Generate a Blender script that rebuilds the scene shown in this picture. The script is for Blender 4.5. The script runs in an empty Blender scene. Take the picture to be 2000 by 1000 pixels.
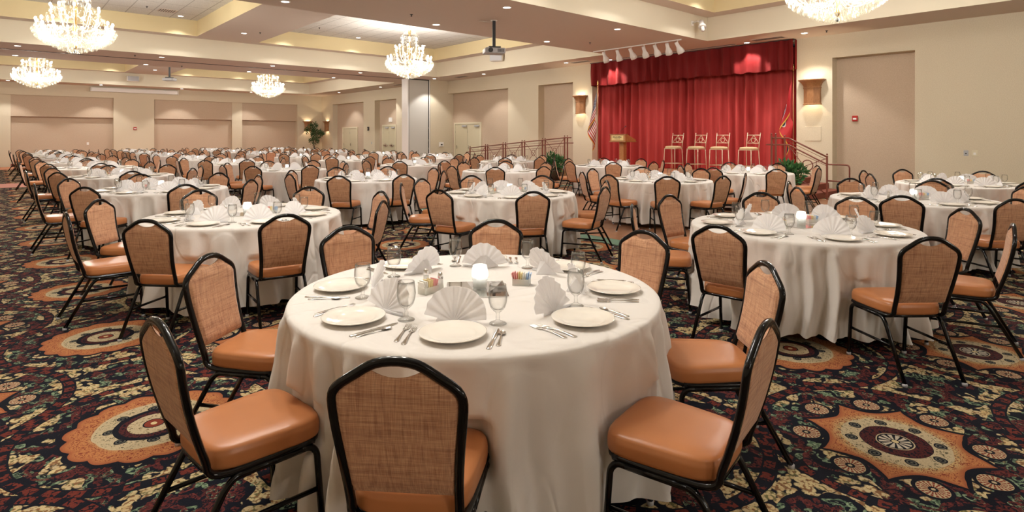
import bpy, math, random
from mathutils import Vector, Matrix
PI = math.pi
random.seed(7)
scene = bpy.context.scene
COL = scene.collection

# ---------------------------------------------------------------- camera, world, exposure
EYE = 1.55
cam_data = bpy.data.cameras.new('camera')
cam = bpy.data.objects.new('camera', cam_data)
COL.objects.link(cam)
cam.location = (0, 0, EYE)
cam.rotation_euler = (PI/2, 0, -math.atan2(.6645, .7473))
cam_data.sensor_width = 36
cam_data.lens = 1135/2000*36
cam_data.shift_y = -(500-266)/2000
cam_data.clip_end = 200
cam_data.clip_start = .02
scene.camera = cam
world = bpy.data.worlds.new('world')
scene.world = world
world.use_nodes = True
world.node_tree.nodes['Background'].inputs[0].default_value = (1, .93, .85, 1)
world.node_tree.nodes['Background'].inputs[1].default_value = .02
scene.view_settings.view_transform = 'Standard'
scene.view_settings.look = 'None'
scene.view_settings.gamma = 1
scene.view_settings.use_curve_mapping = False
scene.view_settings.exposure = -0.19
cy = scene.cycles
cy.max_bounces = 10
cy.diffuse_bounces = 5
cy.glossy_bounces = 4
cy.transparent_max_bounces = 24
cy.caustics_reflective = False
cy.caustics_refractive = False
cy.sample_clamp_indirect = 6
cy.use_denoising = True
cy.use_light_tree = True

CAN_W, CHAND_W, SCONCE_W = 120, 620, 30

# ---------------------------------------------------------------- helpers
def tag(o, label=None, cat=None, group=None, kind=None):
    if label: o['label'] = label
    if cat: o['category'] = cat
    if group: o['group'] = group
    if kind: o['kind'] = kind
    return o

class MB:
    def __init__(s):
        s.v = []; s.f = []; s.m = []; s.sm = []; s.mats = []
        s.cur = 0; s.smooth = True
    def mat(s, m):
        if m not in s.mats: s.mats.append(m)
        s.cur = s.mats.index(m); return s
    def add(s, vs, fs, smooth=None):
        b = len(s.v); s.v += [tuple(p) for p in vs]
        sm = s.smooth if smooth is None else smooth
        for f in fs:
            s.f.append([b+i for i in f]); s.m.append(s.cur); s.sm.append(sm)
        return s
    def box(s, x0, x1, y0, y1, z0, z1, M=None):
        vs = [Vector((x, y, z)) for z in (z0, z1) for y in (y0, y1) for x in (x0, x1)]
        if M: vs = [M @ p for p in vs]
        return s.add(vs, [(0,2,3,1),(4,5,7,6),(0,1,5,4),(2,6,7,3),(0,4,6,2),(1,3,7,5)], False)
    def bbox(s, x0, x1, y0, y1, z0, z1, b=.01, M=None):
        """box with chamfered edges"""
        vs = []; idx = {}
        X = (x0, x1); Y = (y0, y1); Z = (z0, z1)
        for i in (0, 1):
            for j in (0, 1):
                for k in (0, 1):
                    sx, sy, sz = (1 if i == 0 else -1), (1 if j == 0 else -1), (1 if k == 0 else -1)
                    for a, d in enumerate(((0, sy*b, sz*b), (sx*b, 0, sz*b), (sx*b, sy*b, 0))):
                        idx[i, j, k, a] = len(vs)
                        vs.append(Vector((X[i]+d[0], Y[j]+d[1], Z[k]+d[2])))
        if M: vs = [M @ p for p in vs]
        q = []
        for i in (0, 1):
            r = [idx[i,0,0,0], idx[i,1,0,0], idx[i,1,1,0], idx[i,0,1,0]]; q.append(r if i else r[::-1])
            r = [idx[0,i,0,1], idx[1,i,0,1], idx[1,i,1,1], idx[0,i,1,1]]; q.append(r if not i else r[::-1])
            r = [idx[0,0,i,2], idx[1,0,i,2], idx[1,1,i,2], idx[0,1,i,2]]; q.append(r if i else r[::-1])
        for j in (0, 1):
            for k in (0, 1):
                q.append([idx[0,j,k,1], idx[1,j,k,1], idx[1,j,k,2], idx[0,j,k,2]])
                q.append([idx[j,0,k,0], idx[j,1,k,0], idx[j,1,k,2], idx[j,0,k,2]])
                q.append([idx[j,k,0,0], idx[j,k,1,0], idx[j,k,1,1], idx[j,k,0,1]])
        for i in (0, 1):
            for j in (0, 1):
                for k in (0, 1): q.append([idx[i,j,k,0], idx[i,j,k,1], idx[i,j,k,2]])
        return s.add(vs, q, False)
    def lathe(s, prof, n=24, c=(0, 0, 0), a0=0, smooth=True, M=None, closed=True):
        vs = []; fs = []
        for r, z in prof:
            for i in range(n):
                a = a0+2*PI*i/n
                vs.append(Vector((c[0]+r*math.cos(a), c[1]+r*math.sin(a), c[2]+z)))
        if M: vs = [M @ p for p in vs]
        for k in range(len(prof)-1):
            for i in range(n):
                j = (i+1) % n
                fs.append((k*n+i, k*n+j, (k+1)*n+j, (k+1)*n+i))
        if closed:
            if prof[0][0] > 1e-5: fs.append(tuple(range(n))[::-1])
            if prof[-1][0] > 1e-5: fs.append(tuple((len(prof)-1)*n+i for i in range(n)))
        return s.add(vs, fs, smooth)
    def tube(s, pts, r, n=8, closed=False, flat=1.0):
        P = [Vector(p) for p in pts]; m = len(P)
        R = r if isinstance(r, (list, tuple)) else [r]*m
        T = []
        for i in range(m):
            a = P[(i-1) % m] if (closed or i > 0) else P[0]
            b = P[(i+1) % m] if (closed or i < m-1) else P[-1]
            T.append((b-a).normalized())
        up = Vector((0, 0, 1)) if abs(T[0].z) < .9 else Vector((0, 1, 0))
        N = (up - T[0]*up.dot(T[0])).normalized()
        vs = []; fs = []
        for i in range(m):
            N = (N - T[i]*N.dot(T[i])).normalized(); B = T[i].cross(N)
            for k in range(n):
                a = 2*PI*k/n
                vs.append(P[i] + N*(R[i]*math.cos(a)) + B*(R[i]*flat*math.sin(a)))
        for i in range(m if closed else m-1):
            for k in range(n):
                fs.append((i*n+k, i*n+(k+1) % n, ((i+1) % m)*n+(k+1) % n, ((i+1) % m)*n+k))
        if not closed:
            fs.append(tuple(range(n))[::-1]); fs.append(tuple((m-1)*n+k for k in range(n)))
        return s.add(vs, fs, True)
    def prism(s, poly, z0, z1, M=None, smooth=False):
        n = len(poly)
        vs = [Vector((x, y, z0)) for x, y in poly]+[Vector((x, y, z1)) for x, y in poly]
        if M: vs = [M @ p for p in vs]
        fs = [tuple(range(n))[::-1], tuple(range(n, 2*n))]+[(i, (i+1) % n, n+(i+1) % n, n+i) for i in range(n)]
        return s.add(vs, fs, smooth)
    def sphere(s, c, r, n=12, m=8, sz=1):
        return s.lathe([(r*math.sin(PI*k/m), -r*sz*math.cos(PI*k/m)) for k in range(m+1)], n, c, closed=False)
    def grid(s, fn, nu, nv, wrap=False, smooth=True):
        vs = [fn(u/nu, v/nv) for v in range(nv+1) for u in range(nu if wrap else nu+1)]
        w = nu if wrap else nu+1
        fs = [(v*w+u, v*w+(u+1) % w, (v+1)*w+(u+1) % w, (v+1)*w+u) for v in range(nv) for u in range(nu)]
        return s.add(vs, fs, smooth)
    def mesh(s, name):
        me = bpy.data.meshes.new(name)
        me.from_pydata(s.v, [], s.f)
        me.polygons.foreach_set('use_smooth', s.sm)
        me.polygons.foreach_set('material_index', s.m)
        for m in s.mats: me.materials.append(m)
        me.update(); return me
    def build(s, name, parent=None, loc=None, rotz=0):
        o = bpy.data.objects.new(name, s.mesh(name)); COL.objects.link(o)
        if parent: o.parent = parent
        if loc: o.location = loc
        if rotz: o.rotation_euler.z = rotz
        return o

def new(m=None):
    b = MB()
    if m: b.mat(m)
    return b
def empty(name, loc=(0, 0, 0), rotz=0):
    o = bpy.data.objects.new(name, None); COL.objects.link(o)
    o.location = loc; o.rotation_euler.z = rotz; o.empty_display_size = .1
    return o
def copy_tree(o, parent=None):
    c = o.copy(); COL.objects.link(c)
    for k in ('label', 'group'):
        if parent is None and k in c: del c[k]
    if parent: c.parent = parent
    for ch in KIDS.get(o.name, []): copy_tree(ch, c)
    return c
KIDS = {}
def reg(root):
    """remember a prototype's children so that copies can be made without searching"""
    for o in COL.objects:
        if o.parent: KIDS.setdefault(o.parent.name, [])
    KIDS[root.name] = [o for o in COL.objects if o.parent == root]
    for c in KIDS[root.name]: reg(c)
def fillet(P, r, n=4):
    P = [Vector(p) for p in P]; out = [P[0]]
    for i in range(1, len(P)-1):
        a, b, c = P[i-1], P[i], P[i+1]
        d1 = (a-b); d2 = (c-b); q = min(r, d1.length*.48, d2.length*.48)
        p1 = b+d1.normalized()*q; p2 = b+d2.normalized()*q
        for k in range(n+1):
            t = k/n; out.append(p1*(1-t)**2+b*2*t*(1-t)+p2*t*t)
    out.append(P[-1]); return out

# ---------------------------------------------------------------- node maths
class NT:
    def __init__(s, mat): s.t = mat.node_tree; s.n = s.t.nodes; s.l = s.t.links
    def node(s, kind, **kw):
        n = s.n.new(kind)
        for k, v in kw.items(): setattr(n, k, v)
        return n
    def put(s, sock, v):
        if hasattr(v, 'is_output') or isinstance(v, bpy.types.NodeSocket): s.l.new(v, sock)
        else:
            if isinstance(v, (tuple, list)) and len(v) == 3 and sock.type == 'RGBA': v = (*v, 1)
            sock.default_value = v
    def m(s, op, a, b=None, c=None):
        n = s.n.new('ShaderNodeMath'); n.operation = op
        s.put(n.inputs[0], a)
        if b is not None: s.put(n.inputs[1], b)
        if c is not None: s.put(n.inputs[2], c)
        return n.outputs[0]
    def mix(s, f, a, b):
        n = s.n.new('ShaderNodeMix'); n.data_type = 'RGBA'
        s.put(n.inputs[0], f); s.put(n.inputs[6], a); s.put(n.inputs[7], b)
        return n.outputs[2]
    def step(s, x, lo, hi):
        n = s.n.new('ShaderNodeMapRange'); n.interpolation_type = 'SMOOTHSTEP'
        s.put(n.inputs[0], x); s.put(n.inputs[1], lo); s.put(n.inputs[2], hi)
        return n.outputs[0]
    def noise(s, vec, scale, detail=2, rough=.5, dist=0):
        n = s.n.new('ShaderNodeTexNoise')
        if vec is not None: s.l.new(vec, n.inputs['Vector'])
        n.inputs['Scale'].default_value = scale; n.inputs['Detail'].default_value = detail
        n.inputs['Roughness'].default_value = rough; n.inputs['Distortion'].default_value = dist
        return n.outputs[0]
    def coord(s, which='Object', scale=None):
        c = s.n.new('ShaderNodeTexCoord').outputs[which]
        if scale:
            mp = s.n.new('ShaderNodeMapping'); mp.inputs['Scale'].default_value = scale
            s.l.new(c, mp.inputs[0]); c = mp.outputs[0]
        return c
    def bump(s, h, strength, dist=.01):
        b = s.n.new('ShaderNodeBump'); b.inputs['Strength'].default_value = strength
        b.inputs['Distance'].default_value = dist
        s.l.new(h, b.inputs['Height']); return b.outputs[0]

def mk(name, col=(.5, .5, .5), rough=.5, metal=0, spec=.5, **kw):
    m = bpy.data.materials.new(name); m.use_nodes = True
    p = m.node_tree.nodes['Principled BSDF']
    p.inputs['Base Color'].default_value = (*col, 1)
    p.inputs['Roughness'].default_value = rough
    p.inputs['Metallic'].default_value = metal
    p.inputs['Specular IOR Level'].default_value = spec
    for k, v in kw.items(): p.inputs[k.replace('_', ' ')].default_value = v
    return m
def P(m): return m.node_tree.nodes['Principled BSDF']

def speckled(name, a, b, scale, rough, bump=0, detail=3, spec=.3, coord='Object', vscale=None, **kw):
    m = mk(name, a, rough, spec=spec, **kw); t = NT(m)
    c = t.coord(coord, vscale)
    n = t.noise(c, scale, detail)
    t.l.new(t.mix(t.step(n, .3, .7), a, b), P(m).inputs['Base Color'])
    if bump: t.l.new(t.bump(n, bump), P(m).inputs['Normal'])
    return m
def emitter(name, col, s):
    m = bpy.data.materials.new(name); m.use_nodes = True; t = NT(m)
    t.n.remove(P(m)); e = t.node('ShaderNodeEmission')
    e.inputs[0].default_value = (*col, 1); e.inputs[1].default_value = s
    t.l.new(e.outputs[0], t.n['Material Output'].inputs[0]); return m
def thin_glass(name, tint=(.97, .98, .97), base=.04, edge=.55, milky=0, rim=0):
    m = bpy.data.materials.new(name); m.use_nodes = True; t = NT(m); t.n.remove(P(m))
    tr = t.node('ShaderNodeBsdfTransparent'); tr.inputs[0].default_value = (*tint, 1)
    gl = t.node('ShaderNodeBsdfGlossy'); gl.inputs['Roughness'].default_value = .03
    gl.inputs[0].default_value = (.92, .92, .9, 1)
    lw = t.node('ShaderNodeLayerWeight'); lw.inputs[0].default_value = .5
    f = t.m('MULTIPLY_ADD', t.m('POWER', lw.outputs[1], 4), edge, base)
    if rim: t.l.new(t.mix(t.m('POWER', lw.outputs[1], 2.5), tint, tuple(c*rim for c in tint)), tr.inputs[0])
    mx = t.node('ShaderNodeMixShader'); t.l.new(f, mx.inputs[0])
    t.l.new(tr.outputs[0], mx.inputs[1]); t.l.new(gl.outputs[0], mx.inputs[2]); out = mx.outputs[0]
    if milky:
        d = t.node('ShaderNodeBsdfTranslucent'); d.inputs[0].default_value = (.95, .93, .86, 1)
        d2 = t.node('ShaderNodeBsdfDiffuse'); d2.inputs[0].default_value = (.95, .93, .86, 1)
        m0 = t.node('ShaderNodeMixShader'); m0.inputs[0].default_value = .5
        t.l.new(d.outputs[0], m0.inputs[1]); t.l.new(d2.outputs[0], m0.inputs[2])
        m2 = t.node('ShaderNodeMixShader'); m2.inputs[0].default_value = milky
        t.l.new(out, m2.inputs[1]); t.l.new(m0.outputs[0], m2.inputs[2]); out = m2.outputs[0]
    t.l.new(out, t.n['Material Output'].inputs[0]); return m

def wood(name, a, b, scale=(1, 1, 8), rough=.35, coord='Object'):
    m = mk(name, a, rough); t = NT(m)
    c = t.coord(coord, scale)
    n = t.noise(c, 3, 4, .6, 1.5)
    t.l.new(t.mix(t.step(n, .35, .65), a, b), P(m).inputs['Base Color']); return m

# materials
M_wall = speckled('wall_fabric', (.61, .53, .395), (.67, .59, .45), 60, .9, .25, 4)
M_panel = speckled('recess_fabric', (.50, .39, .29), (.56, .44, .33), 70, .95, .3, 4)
M_soffit = mk('soffit_paint', (.68, .58, .505), .85, spec=.2)
M_fascia = mk('fascia_paint', (.74, .67, .53), .85, spec=.2)
M_coffer = mk('coffer_paint', (.72, .60, .36), .85, spec=.2)
M_black = mk('black_enamel', (.003, .003, .0035), .13, spec=.32)
M_dark = mk('dark_plastic', (.02, .02, .022), .45)
M_steel = mk('polished_steel', (.72, .70, .67), .16, 1)
M_chrome = mk('chrome', (.8, .8, .8), .08, 1)
M_china = mk('white_china', (.86, .81, .73), .12, spec=.6, Coat_Weight=.4)
M_offwhite = mk('off_white_enamel', (.75, .72, .66), .4)
M_grey = mk('grey_plastic', (.42, .42, .44), .4)
M_door = mk('door_paint', (.60, .54, .38), .45)
M_doorframe = mk('door_frame_paint', (.68, .62, .46), .4)
M_red = mk('alarm_red', (.42, .02, .015), .35)
M_goldmetal = mk('champagne_metal', (.72, .60, .44), .35, .6)
M_stoolseat = speckled('stool_fabric', (.62, .46, .26), (.72, .56, .34), 80, .9, .2)
M_brass = mk('brass', (.75, .5, .18), .25, 1)
M_rail = mk('rail_red_enamel', (.20, .055, .035), .35)
M_gold_fringe = mk('gold_fringe', (.65, .40, .06), .7)
M_arm = mk('pale_gilt', (.82, .76, .62), .3, .3)
M_flame = emitter('candle_glow', (.95, .98, 1), 14)
M_bulb = emitter('bulb_glow', (1, .93, .82), 45)
M_can = emitter('downlight_glow', (1, .95, .88), 14)
M_soil = mk('soil', (.03, .02, .015), .9)
M_pot = mk('planter', (.09, .05, .03), .5)
M_trunk = mk('tree_bark', (.10, .07, .045), .8)
M_leaf = speckled('leaf_green', (.015, .06, .018), (.05, .13, .04), 9, .45, spec=.4)
M_leaf2 = speckled('leaf_fresh', (.02, .10, .03), (.08, .20, .06), 9, .45, spec=.4)
M_stagewood = wood('stage_wood', (.50, .25, .12), (.62, .34, .18), (3, 30, 1), .3)
M_oak = wood('oak_wood', (.29, .125, .045), (.38, .175, .07), (12, 12, 2), .4)
M_lectern = wood('lectern_wood', (.40, .17, .055), (.52, .24, .09), (6, 6, 12), .35)
M_steps = mk('steps_carpet', (.22, .06, .035), .8)
M_glass = thin_glass('goblet_glass', (.985, .985, .98), .035, .8, 0, .35)
M_cutglass = thin_glass('cut_glass', (.95, .97, .99), .10, .5, .5)
M_crystal = thin_glass('crystal', (.96, .955, .92), .09, .5, .08)
M_mirror = mk('mirror_tile', (.85, .86, .85), .03, 1)
M_pink = mk('pink_packet', (.80, .38, .36), .6)
M_blue = mk('blue_packet', (.35, .50, .72), .6)
M_packet = mk('white_packet', (.82, .80, .74), .6)
M_yellow = mk('yellow_packet', (.80, .66, .36), .6)
M_salt = mk('salt', (.85, .84, .8), .9)
M_pepper = mk('pepper', (.10, .08, .06), .9)
M_white = mk('white_plastic', (.82, .80, .77), .4)
M_silverpanel = speckled('partition_vinyl', (.55, .53, .49), (.60, .58, .54), 90, .8)
M_ink = mk('sign_ink', (.06, .035, .02), .6)
M_plate = mk('sign_brass', (.78, .62, .30), .35, .3)

def tiles_mat():
    m = mk('acoustic_tiles', (.72, .70, .66), .95, spec=.1); t = NT(m)
    c = t.coord('Object'); s = t.node('ShaderNodeSeparateXYZ'); t.l.new(c, s.inputs[0])
    def line(x, per):
        f = t.m('ABSOLUTE', t.m('SUBTRACT', t.m('FRACT', t.m('DIVIDE', x, per)), .5))
        return t.m('GREATER_THAN', f, .5-.013/per)
    g = t.m('MAXIMUM', line(s.outputs[0], .61), line(s.outputs[1], 1.22))
    n = t.noise(c, 45, 3, .7)
    base = t.mix(t.step(n, .35, .6), (.58, .56, .52), (.74, .72, .68))
    t.l.new(t.mix(g, base, (.42, .40, .37)), P(m).inputs['Base Color'])
    return m
M_tiles = tiles_mat()

def linen(name, a, b, c3):
    """crosshatched slubby upholstery"""
    m = mk(name, a, .85, spec=.15, Sheen_Weight=.25, Sheen_Roughness=.4); t = NT(m)
    n1 = t.noise(t.coord('Object', (420, 60, 9)), 1, 2, .6)
    n2 = t.noise(t.coord('Object', (14, 60, 460)), 1, 2, .6)
    n3 = t.noise(t.coord('Object', (90, 60, 3)), 1, 1)
    n4 = t.noise(t.coord('Object', (3, 60, 100)), 1, 1)
    w = t.m('ADD', t.step(n1, .35, .65), t.step(n2, .35, .65))
    w2 = t.m('ADD', t.step(n3, .5, .68), t.step(n4, .5, .68))
    col = t.mix(t.m('MULTIPLY', w, .5), a, b)
    col = t.mix(t.m('MULTIPLY', w2, .30), col, c3)
    t.l.new(col, P(m).inputs['Base Color'])
    t.l.new(t.bump(w, .25, .002), P(m).inputs['Normal']); return m
M_linen = linen('tan_linen', (.42, .20, .112), (.67, .405, .245), (.23, .095, .06))
def vinyl():
    m = mk('caramel_vinyl', (.50, .19, .065), .34, spec=.45); t = NT(m)
    n = t.noise(t.coord('Object'), 6, 3)
    t.l.new(t.mix(n, (.40, .148, .052), (.49, .195, .073)), P(m).inputs['Base Color'])
    n2 = t.noise(t.coord('Object'), 350, 2)
    t.l.new(t.bump(n2, .08, .002), P(m).inputs['Normal']); return m
M_vinyl = vinyl()
def cloth(name, col, rough=.9, b=.25, scale=6, creases=False):
    m = mk(name, col, rough, spec=.15, Sheen_Weight=.15); t = NT(m)
    n = t.noise(t.coord('Object'), scale, 4, .6, .8)
    if creases:
        r1 = t.m('ABSOLUTE', t.m('SUBTRACT', t.noise(t.coord('Object', (1, 1, .5)), 3.2, 1, .4, .6), .5))
        n = t.m('ADD', t.m('MULTIPLY', n, .6), t.m('MULTIPLY', t.step(r1, 0, .05), .5))
    t.l.new(t.bump(n, b, .03), P(m).inputs['Normal']); return m
M_cloth = cloth('tablecloth_fabric', (.70, .66, .62), .9, .28, 3.5, True)
M_napkin = cloth('napkin_fabric', (.92, .905, .90), .85, .05, 40)
def translucent(m, f, col):
    t = NT(m); tr = t.node('ShaderNodeBsdfTranslucent'); tr.inputs[0].default_value = (*col, 1)
    mx = t.node('ShaderNodeMixShader'); mx.inputs[0].default_value = f
    t.l.new(P(m).outputs[0], mx.inputs[1]); t.l.new(tr.outputs[0], mx.inputs[2]); t.l.new(mx.outputs[0], t.n['Material Output'].inputs[0])
translucent(M_napkin, .42, (.95, .94, .95))
def velvet(name, a, b):
    m = mk(name, a, .75, spec=.2, Sheen_Weight=.25, Sheen_Roughness=.4, Sheen_Tint=(1, .35, .3, 1)); t = NT(m)
    n = t.noise(t.coord('Object', (1, 9, .6)), 1, 2)
    t.l.new(t.mix(n, a, b), P(m).inputs['Base Color']); return m
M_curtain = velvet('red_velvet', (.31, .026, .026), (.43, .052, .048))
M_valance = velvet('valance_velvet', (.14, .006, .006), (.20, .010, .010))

def carpet():
    m = mk('medallion_carpet', (.02, .02, .02), .95, spec=.1); t = NT(m)
    M = t.m
    c = t.coord('Object'); s = t.node('ShaderNodeSeparateXYZ'); t.l.new(c, s.inputs[0])
    X, Y = s.outputs[0], s.outputs[1]
    wob = t.node('ShaderNodeTexNoise'); t.l.new(c, wob.inputs[0]); wob.inputs['Scale'].default_value = 9; wob.inputs['Detail'].default_value = 1
    wsep = t.node('ShaderNodeSeparateColor'); t.l.new(wob.outputs[1], wsep.inputs[0])
    X = M('ADD', X, M('MULTIPLY', M('SUBTRACT', wsep.outputs[0], .5), .02))
    Y = M('ADD', Y, M('MULTIPLY', M('SUBTRACT', wsep.outputs[1], .5), .02))
    px, py = 1.85, 1.815
    def loc(v, off, per):
        return M('MULTIPLY', M('SUBTRACT', M('FRACT', M('ADD', M('DIVIDE', M('SUBTRACT', v, off), per), 40.5)), .5), per)
    ax, ay = loc(X, .64, px), loc(Y, .005, py)
    bx, by = loc(X, .64+px/2, px), loc(Y, .005+py/2, py)
    def hyp(a, b): return M('SQRT', M('ADD', M('MULTIPLY', a, a), M('MULTIPLY', b, b)))
    ra, rb = hyp(ax, ay), hyp(bx, by)
    isb = M('LESS_THAN', rb, ra)
    def sel(a, b):
        return M('ADD', M('MULTIPLY', a, M('SUBTRACT', 1, isb)), M('MULTIPLY', b, isb))
    lx, ly = sel(ax, bx), sel(ay, by)
    r = sel(ra, rb); th = M('ARCTAN2', ly, lx)
    th2 = M('ADD', th, .18)
    K = PI/4
    phi = M('MULTIPLY', M('SUBTRACT', M('FRACT', M('ADD', M('DIVIDE', th2, K), 8.5)), .5), K)
    def band(x, a, b): return M('MULTIPLY', M('GREATER_THAN', x, a), M('LESS_THAN', x, b))
    # flower texture
    vor = t.node('ShaderNodeTexVoronoi'); t.l.new(c, vor.inputs['Vector']); vor.inputs['Scale'].default_value = 24
    cell, vcol = vor.outputs['Distance'], vor.outputs['Color']
    vs = t.node('ShaderNodeSeparateColor'); t.l.new(vcol, vs.inputs[0])
    vor2 = t.node('ShaderNodeTexVoronoi'); t.l.new(c, vor2.inputs['Vector']); vor2.inputs['Scale'].default_value = 62
    cell2 = vor2.outputs['Distance']
    n1 = t.noise(c, 30, 2, .5, 2.6); n2 = t.noise(c, 5, 2, .5, .8); n3 = t.noise(c, 60, 2)
    NAVY = (.0055, .0065, .012); CREAM = (.56, .45, .24); GOLD = (.48, .33, .15); ORANGE = (.42, .17, .065)
    MAROON = (.070, .015, .015); GREEN = (.06, .115, .07); RUST = (.19, .035, .02); BEIGE = (.46, .37, .23)
    # background: garlands
    cream = t.mix(vs.outputs[0], CREAM, t.mix(vs.outputs[1], GOLD, BEIGE))
    cream = t.mix(t.step(cell2, .50, .75), cream, t.mix(t.step(vs.outputs[2], .4, .6), (.13, .12, .05), (.20, .10, .045)))
    swirl = M('SINE', M('ADD', M('ADD', M('MULTIPLY', r, 15.5), M('MULTIPLY', M('SINE', M('MULTIPLY', th2, 8)), 1.25)), M('MULTIPLY', n2, 7.0)))
    petals = t.step(cell, .72, .60)
    gar = M('MULTIPLY', t.step(swirl, .08, .16), petals)
    # curling leaves: warped cell rings, each cell green or maroon
    wv = t.node('ShaderNodeTexNoise'); t.l.new(c, wv.inputs[0]); wv.inputs['Scale'].default_value = 13; wv.inputs['Detail'].default_value = 1
    sc_ = t.node('ShaderNodeVectorMath', operation='MULTIPLY_ADD'); t.l.new(wv.outputs[1], sc_.inputs[0]); sc_.inputs[1].default_value = (.11, .11, 0); t.l.new(c, sc_.inputs[2])
    vl = t.node('ShaderNodeTexVoronoi'); t.l.new(sc_.outputs[0], vl.inputs['Vector']); vl.inputs['Scale'].default_value = 15
    vls = t.node('ShaderNodeSeparateColor'); t.l.new(vl.outputs['Color'], vls.inputs[0])
    ld = vl.outputs['Distance']
    curl = M('MULTIPLY', M('MAXIMUM', band(ld, .25, .47), M('LESS_THAN', ld, .11)), M('GREATER_THAN', n1, .41))
    green = t.mix(t.step(n3, .42, .6), (.07, .115, .07), (.22, .29, .18))
    red = t.mix(t.step(n3, .45, .6), MAROON, (.13, .028, .024))
    lc_ = t.mix(M('GREATER_THAN', vls.outputs[0], .34), red, green)
    col = t.mix(M('MULTIPLY', curl, M('LESS_THAN', swirl, .08)), NAVY, lc_)
    mar = M('MULTIPLY', M('LESS_THAN', swirl, -.90), t.step(t.noise(c, 30, 2, .5, 2.5), .46, .50))
    col = t.mix(mar, col, red)
    cream = t.mix(M('LESS_THAN', cell, .17), cream, (.20, .10, .04))
    col = t.mix(gar, col, cream)
    # chain of maroon flowers on a ring
    chain = M('MULTIPLY', band(r, .605, .655), M('GREATER_THAN', M('SINE', M('MULTIPLY', th, 36)), -.35))
    col = t.mix(band(r, .595, .665), col, NAVY)
    col = t.mix(M('MULTIPLY', chain, M('LESS_THAN', cell2, .62)), col, t.mix(n3, MAROON, RUST))
    # star
    cusp = M('POWER', M('ABSOLUTE', M('SINE', M('MULTIPLY', M('ADD', th2, K/2), 4))), .75)
    starB = M('SUBTRACT', .405, M('MULTIPLY', cusp, .100))
    starA = M('ADD', .375, M('MULTIPLY', M('ABSOLUTE', M('SINE', M('MULTIPLY', th2, 8))), .03))
    star = sel(starA, starB)
    d = M('SUBTRACT', star, r)
    col = t.mix(M('GREATER_THAN', d, -.03), col, NAVY)
    flick = M('MULTIPLY', M('GREATER_THAN', t.noise(c, 45, 2, .5, 3), .56), M('GREATER_THAN', d, .03))
    org = t.mix(t.step(d, -.01, .05), (.28, .08, .035), ORANGE)
    org = t.mix(t.step(r, .30, .24), org, GOLD)
    col = t.mix(M('GREATER_THAN', d, 0), col, t.mix(flick, org, RUST))
    # inner rings
    col = t.mix(M('LESS_THAN', r, sel(.272, .240)), col, BEIGE)
    speck = M('GREATER_THAN', t.noise(c, 70, 2, .5, 1), .60)
    col = t.mix(M('MULTIPLY', band(r, .160, .262), speck), col, (.10, .09, .05))
    dx = M('SUBTRACT', M('MULTIPLY', r, M('COSINE', phi)), .200); dy = M('MULTIPLY', r, M('SINE', phi))
    dd = hyp(dx, dy)
    col = t.mix(M('LESS_THAN', dd, .029), col, t.mix(M('GREATER_THAN', M('SINE', M('MULTIPLY', dd, 420)), .2), NAVY, (.10, .10, .08)))
    col = t.mix(M('LESS_THAN', r, sel(.185, .158)), col, NAVY)
    col = t.mix(M('MULTIPLY', band(r, .088, .155), M('GREATER_THAN', n1, .46)), col, MAROON)
    col = t.mix(M('LESS_THAN', r, .086), col, BEIGE)
    col = t.mix(M('LESS_THAN', r, .080), col, NAVY)
    pet = M('MULTIPLY', band(r, .022, .072), M('GREATER_THAN', M('SINE', M('MULTIPLY', th, 12)), -.25))
    col = t.mix(pet, col, t.mix(isb, RUST, (.48, .42, .33)))
    isa = M('SUBTRACT', 1, isb)
    col = t.mix(M('MULTIPLY', isa, M('LESS_THAN', r, .118)), col, t.mix(speck, BEIGE, (.16, .12, .06)))
    col = t.mix(M('MULTIPLY', isa, M('LESS_THAN', r, .052)), col, NAVY)
    col = t.mix(M('MULTIPLY', isa, M('LESS_THAN', r, .045)), col, RUST)
    col = t.mix(M('LESS_THAN', r, .016), col, CREAM)
    # small discs between the cusps
    ex = M('SUBTRACT', M('MULTIPLY', r, M('COSINE', phi)), .412); ey = M('MULTIPLY', r, M('SINE', phi))
    e = hyp(ex, ey)
    ea = M('ARCTAN2', ey, ex)
    col = t.mix(M('MULTIPLY', isb, M('LESS_THAN', e, .082)), col, NAVY)
    rays = t.mix(M('GREATER_THAN', M('SINE', M('MULTIPLY', ea, 18)), .1), RUST, BEIGE)
    disc = t.mix(M('LESS_THAN', e, .045), BEIGE, rays)
    disc = t.mix(band(e, .048, .062), disc, rays)
    disc = t.mix(M('LESS_THAN', e, .020), disc, NAVY)
    disc = t.mix(M('LESS_THAN', e, .009), disc, BEIGE)
    col = t.mix(M('MULTIPLY', isb, M('LESS_THAN', e, .064)), col, disc)
    # pile variation
    pile = t.noise(c, 240, 2)
    col = t.mix(M('MULTIPLY', t.step(pile, .35, .7), .30), col, (.012, .012, .012))
    t.l.new(col, P(m).inputs['Base Color'])
    t.l.new(t.bump(pile, .5, .004), P(m).inputs['Normal'])
    return m
M_carpet = carpet()
def plank_mat():
    m = mk('dance_floor_wood', (.3, .13, .06), .28); t = NT(m)
    c = t.coord('Object')
    br = t.node('ShaderNodeTexBrick'); t.l.new(c, br.inputs[0]); br.offset = .5
    br.inputs['Scale'].default_value = 1; br.inputs['Brick Width'].default_value = .9; br.inputs['Row Height'].default_value = .09
    br.inputs['Mortar Size'].default_value = .003; br.inputs['Color1'].default_value = (.24, .105, .05, 1)
    br.inputs['Color2'].default_value = (.33, .15, .075, 1); br.inputs['Mortar'].default_value = (.08, .03, .015, 1)
    n = t.noise(t.coord('Object', (2, 40, 1)), 1, 3)
    t.l.new(t.mix(t.m('MULTIPLY', n, .5), br.outputs[0], (.42, .21, .11)), P(m).inputs['Base Color']); return m
M_plank = plank_mat()
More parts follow.
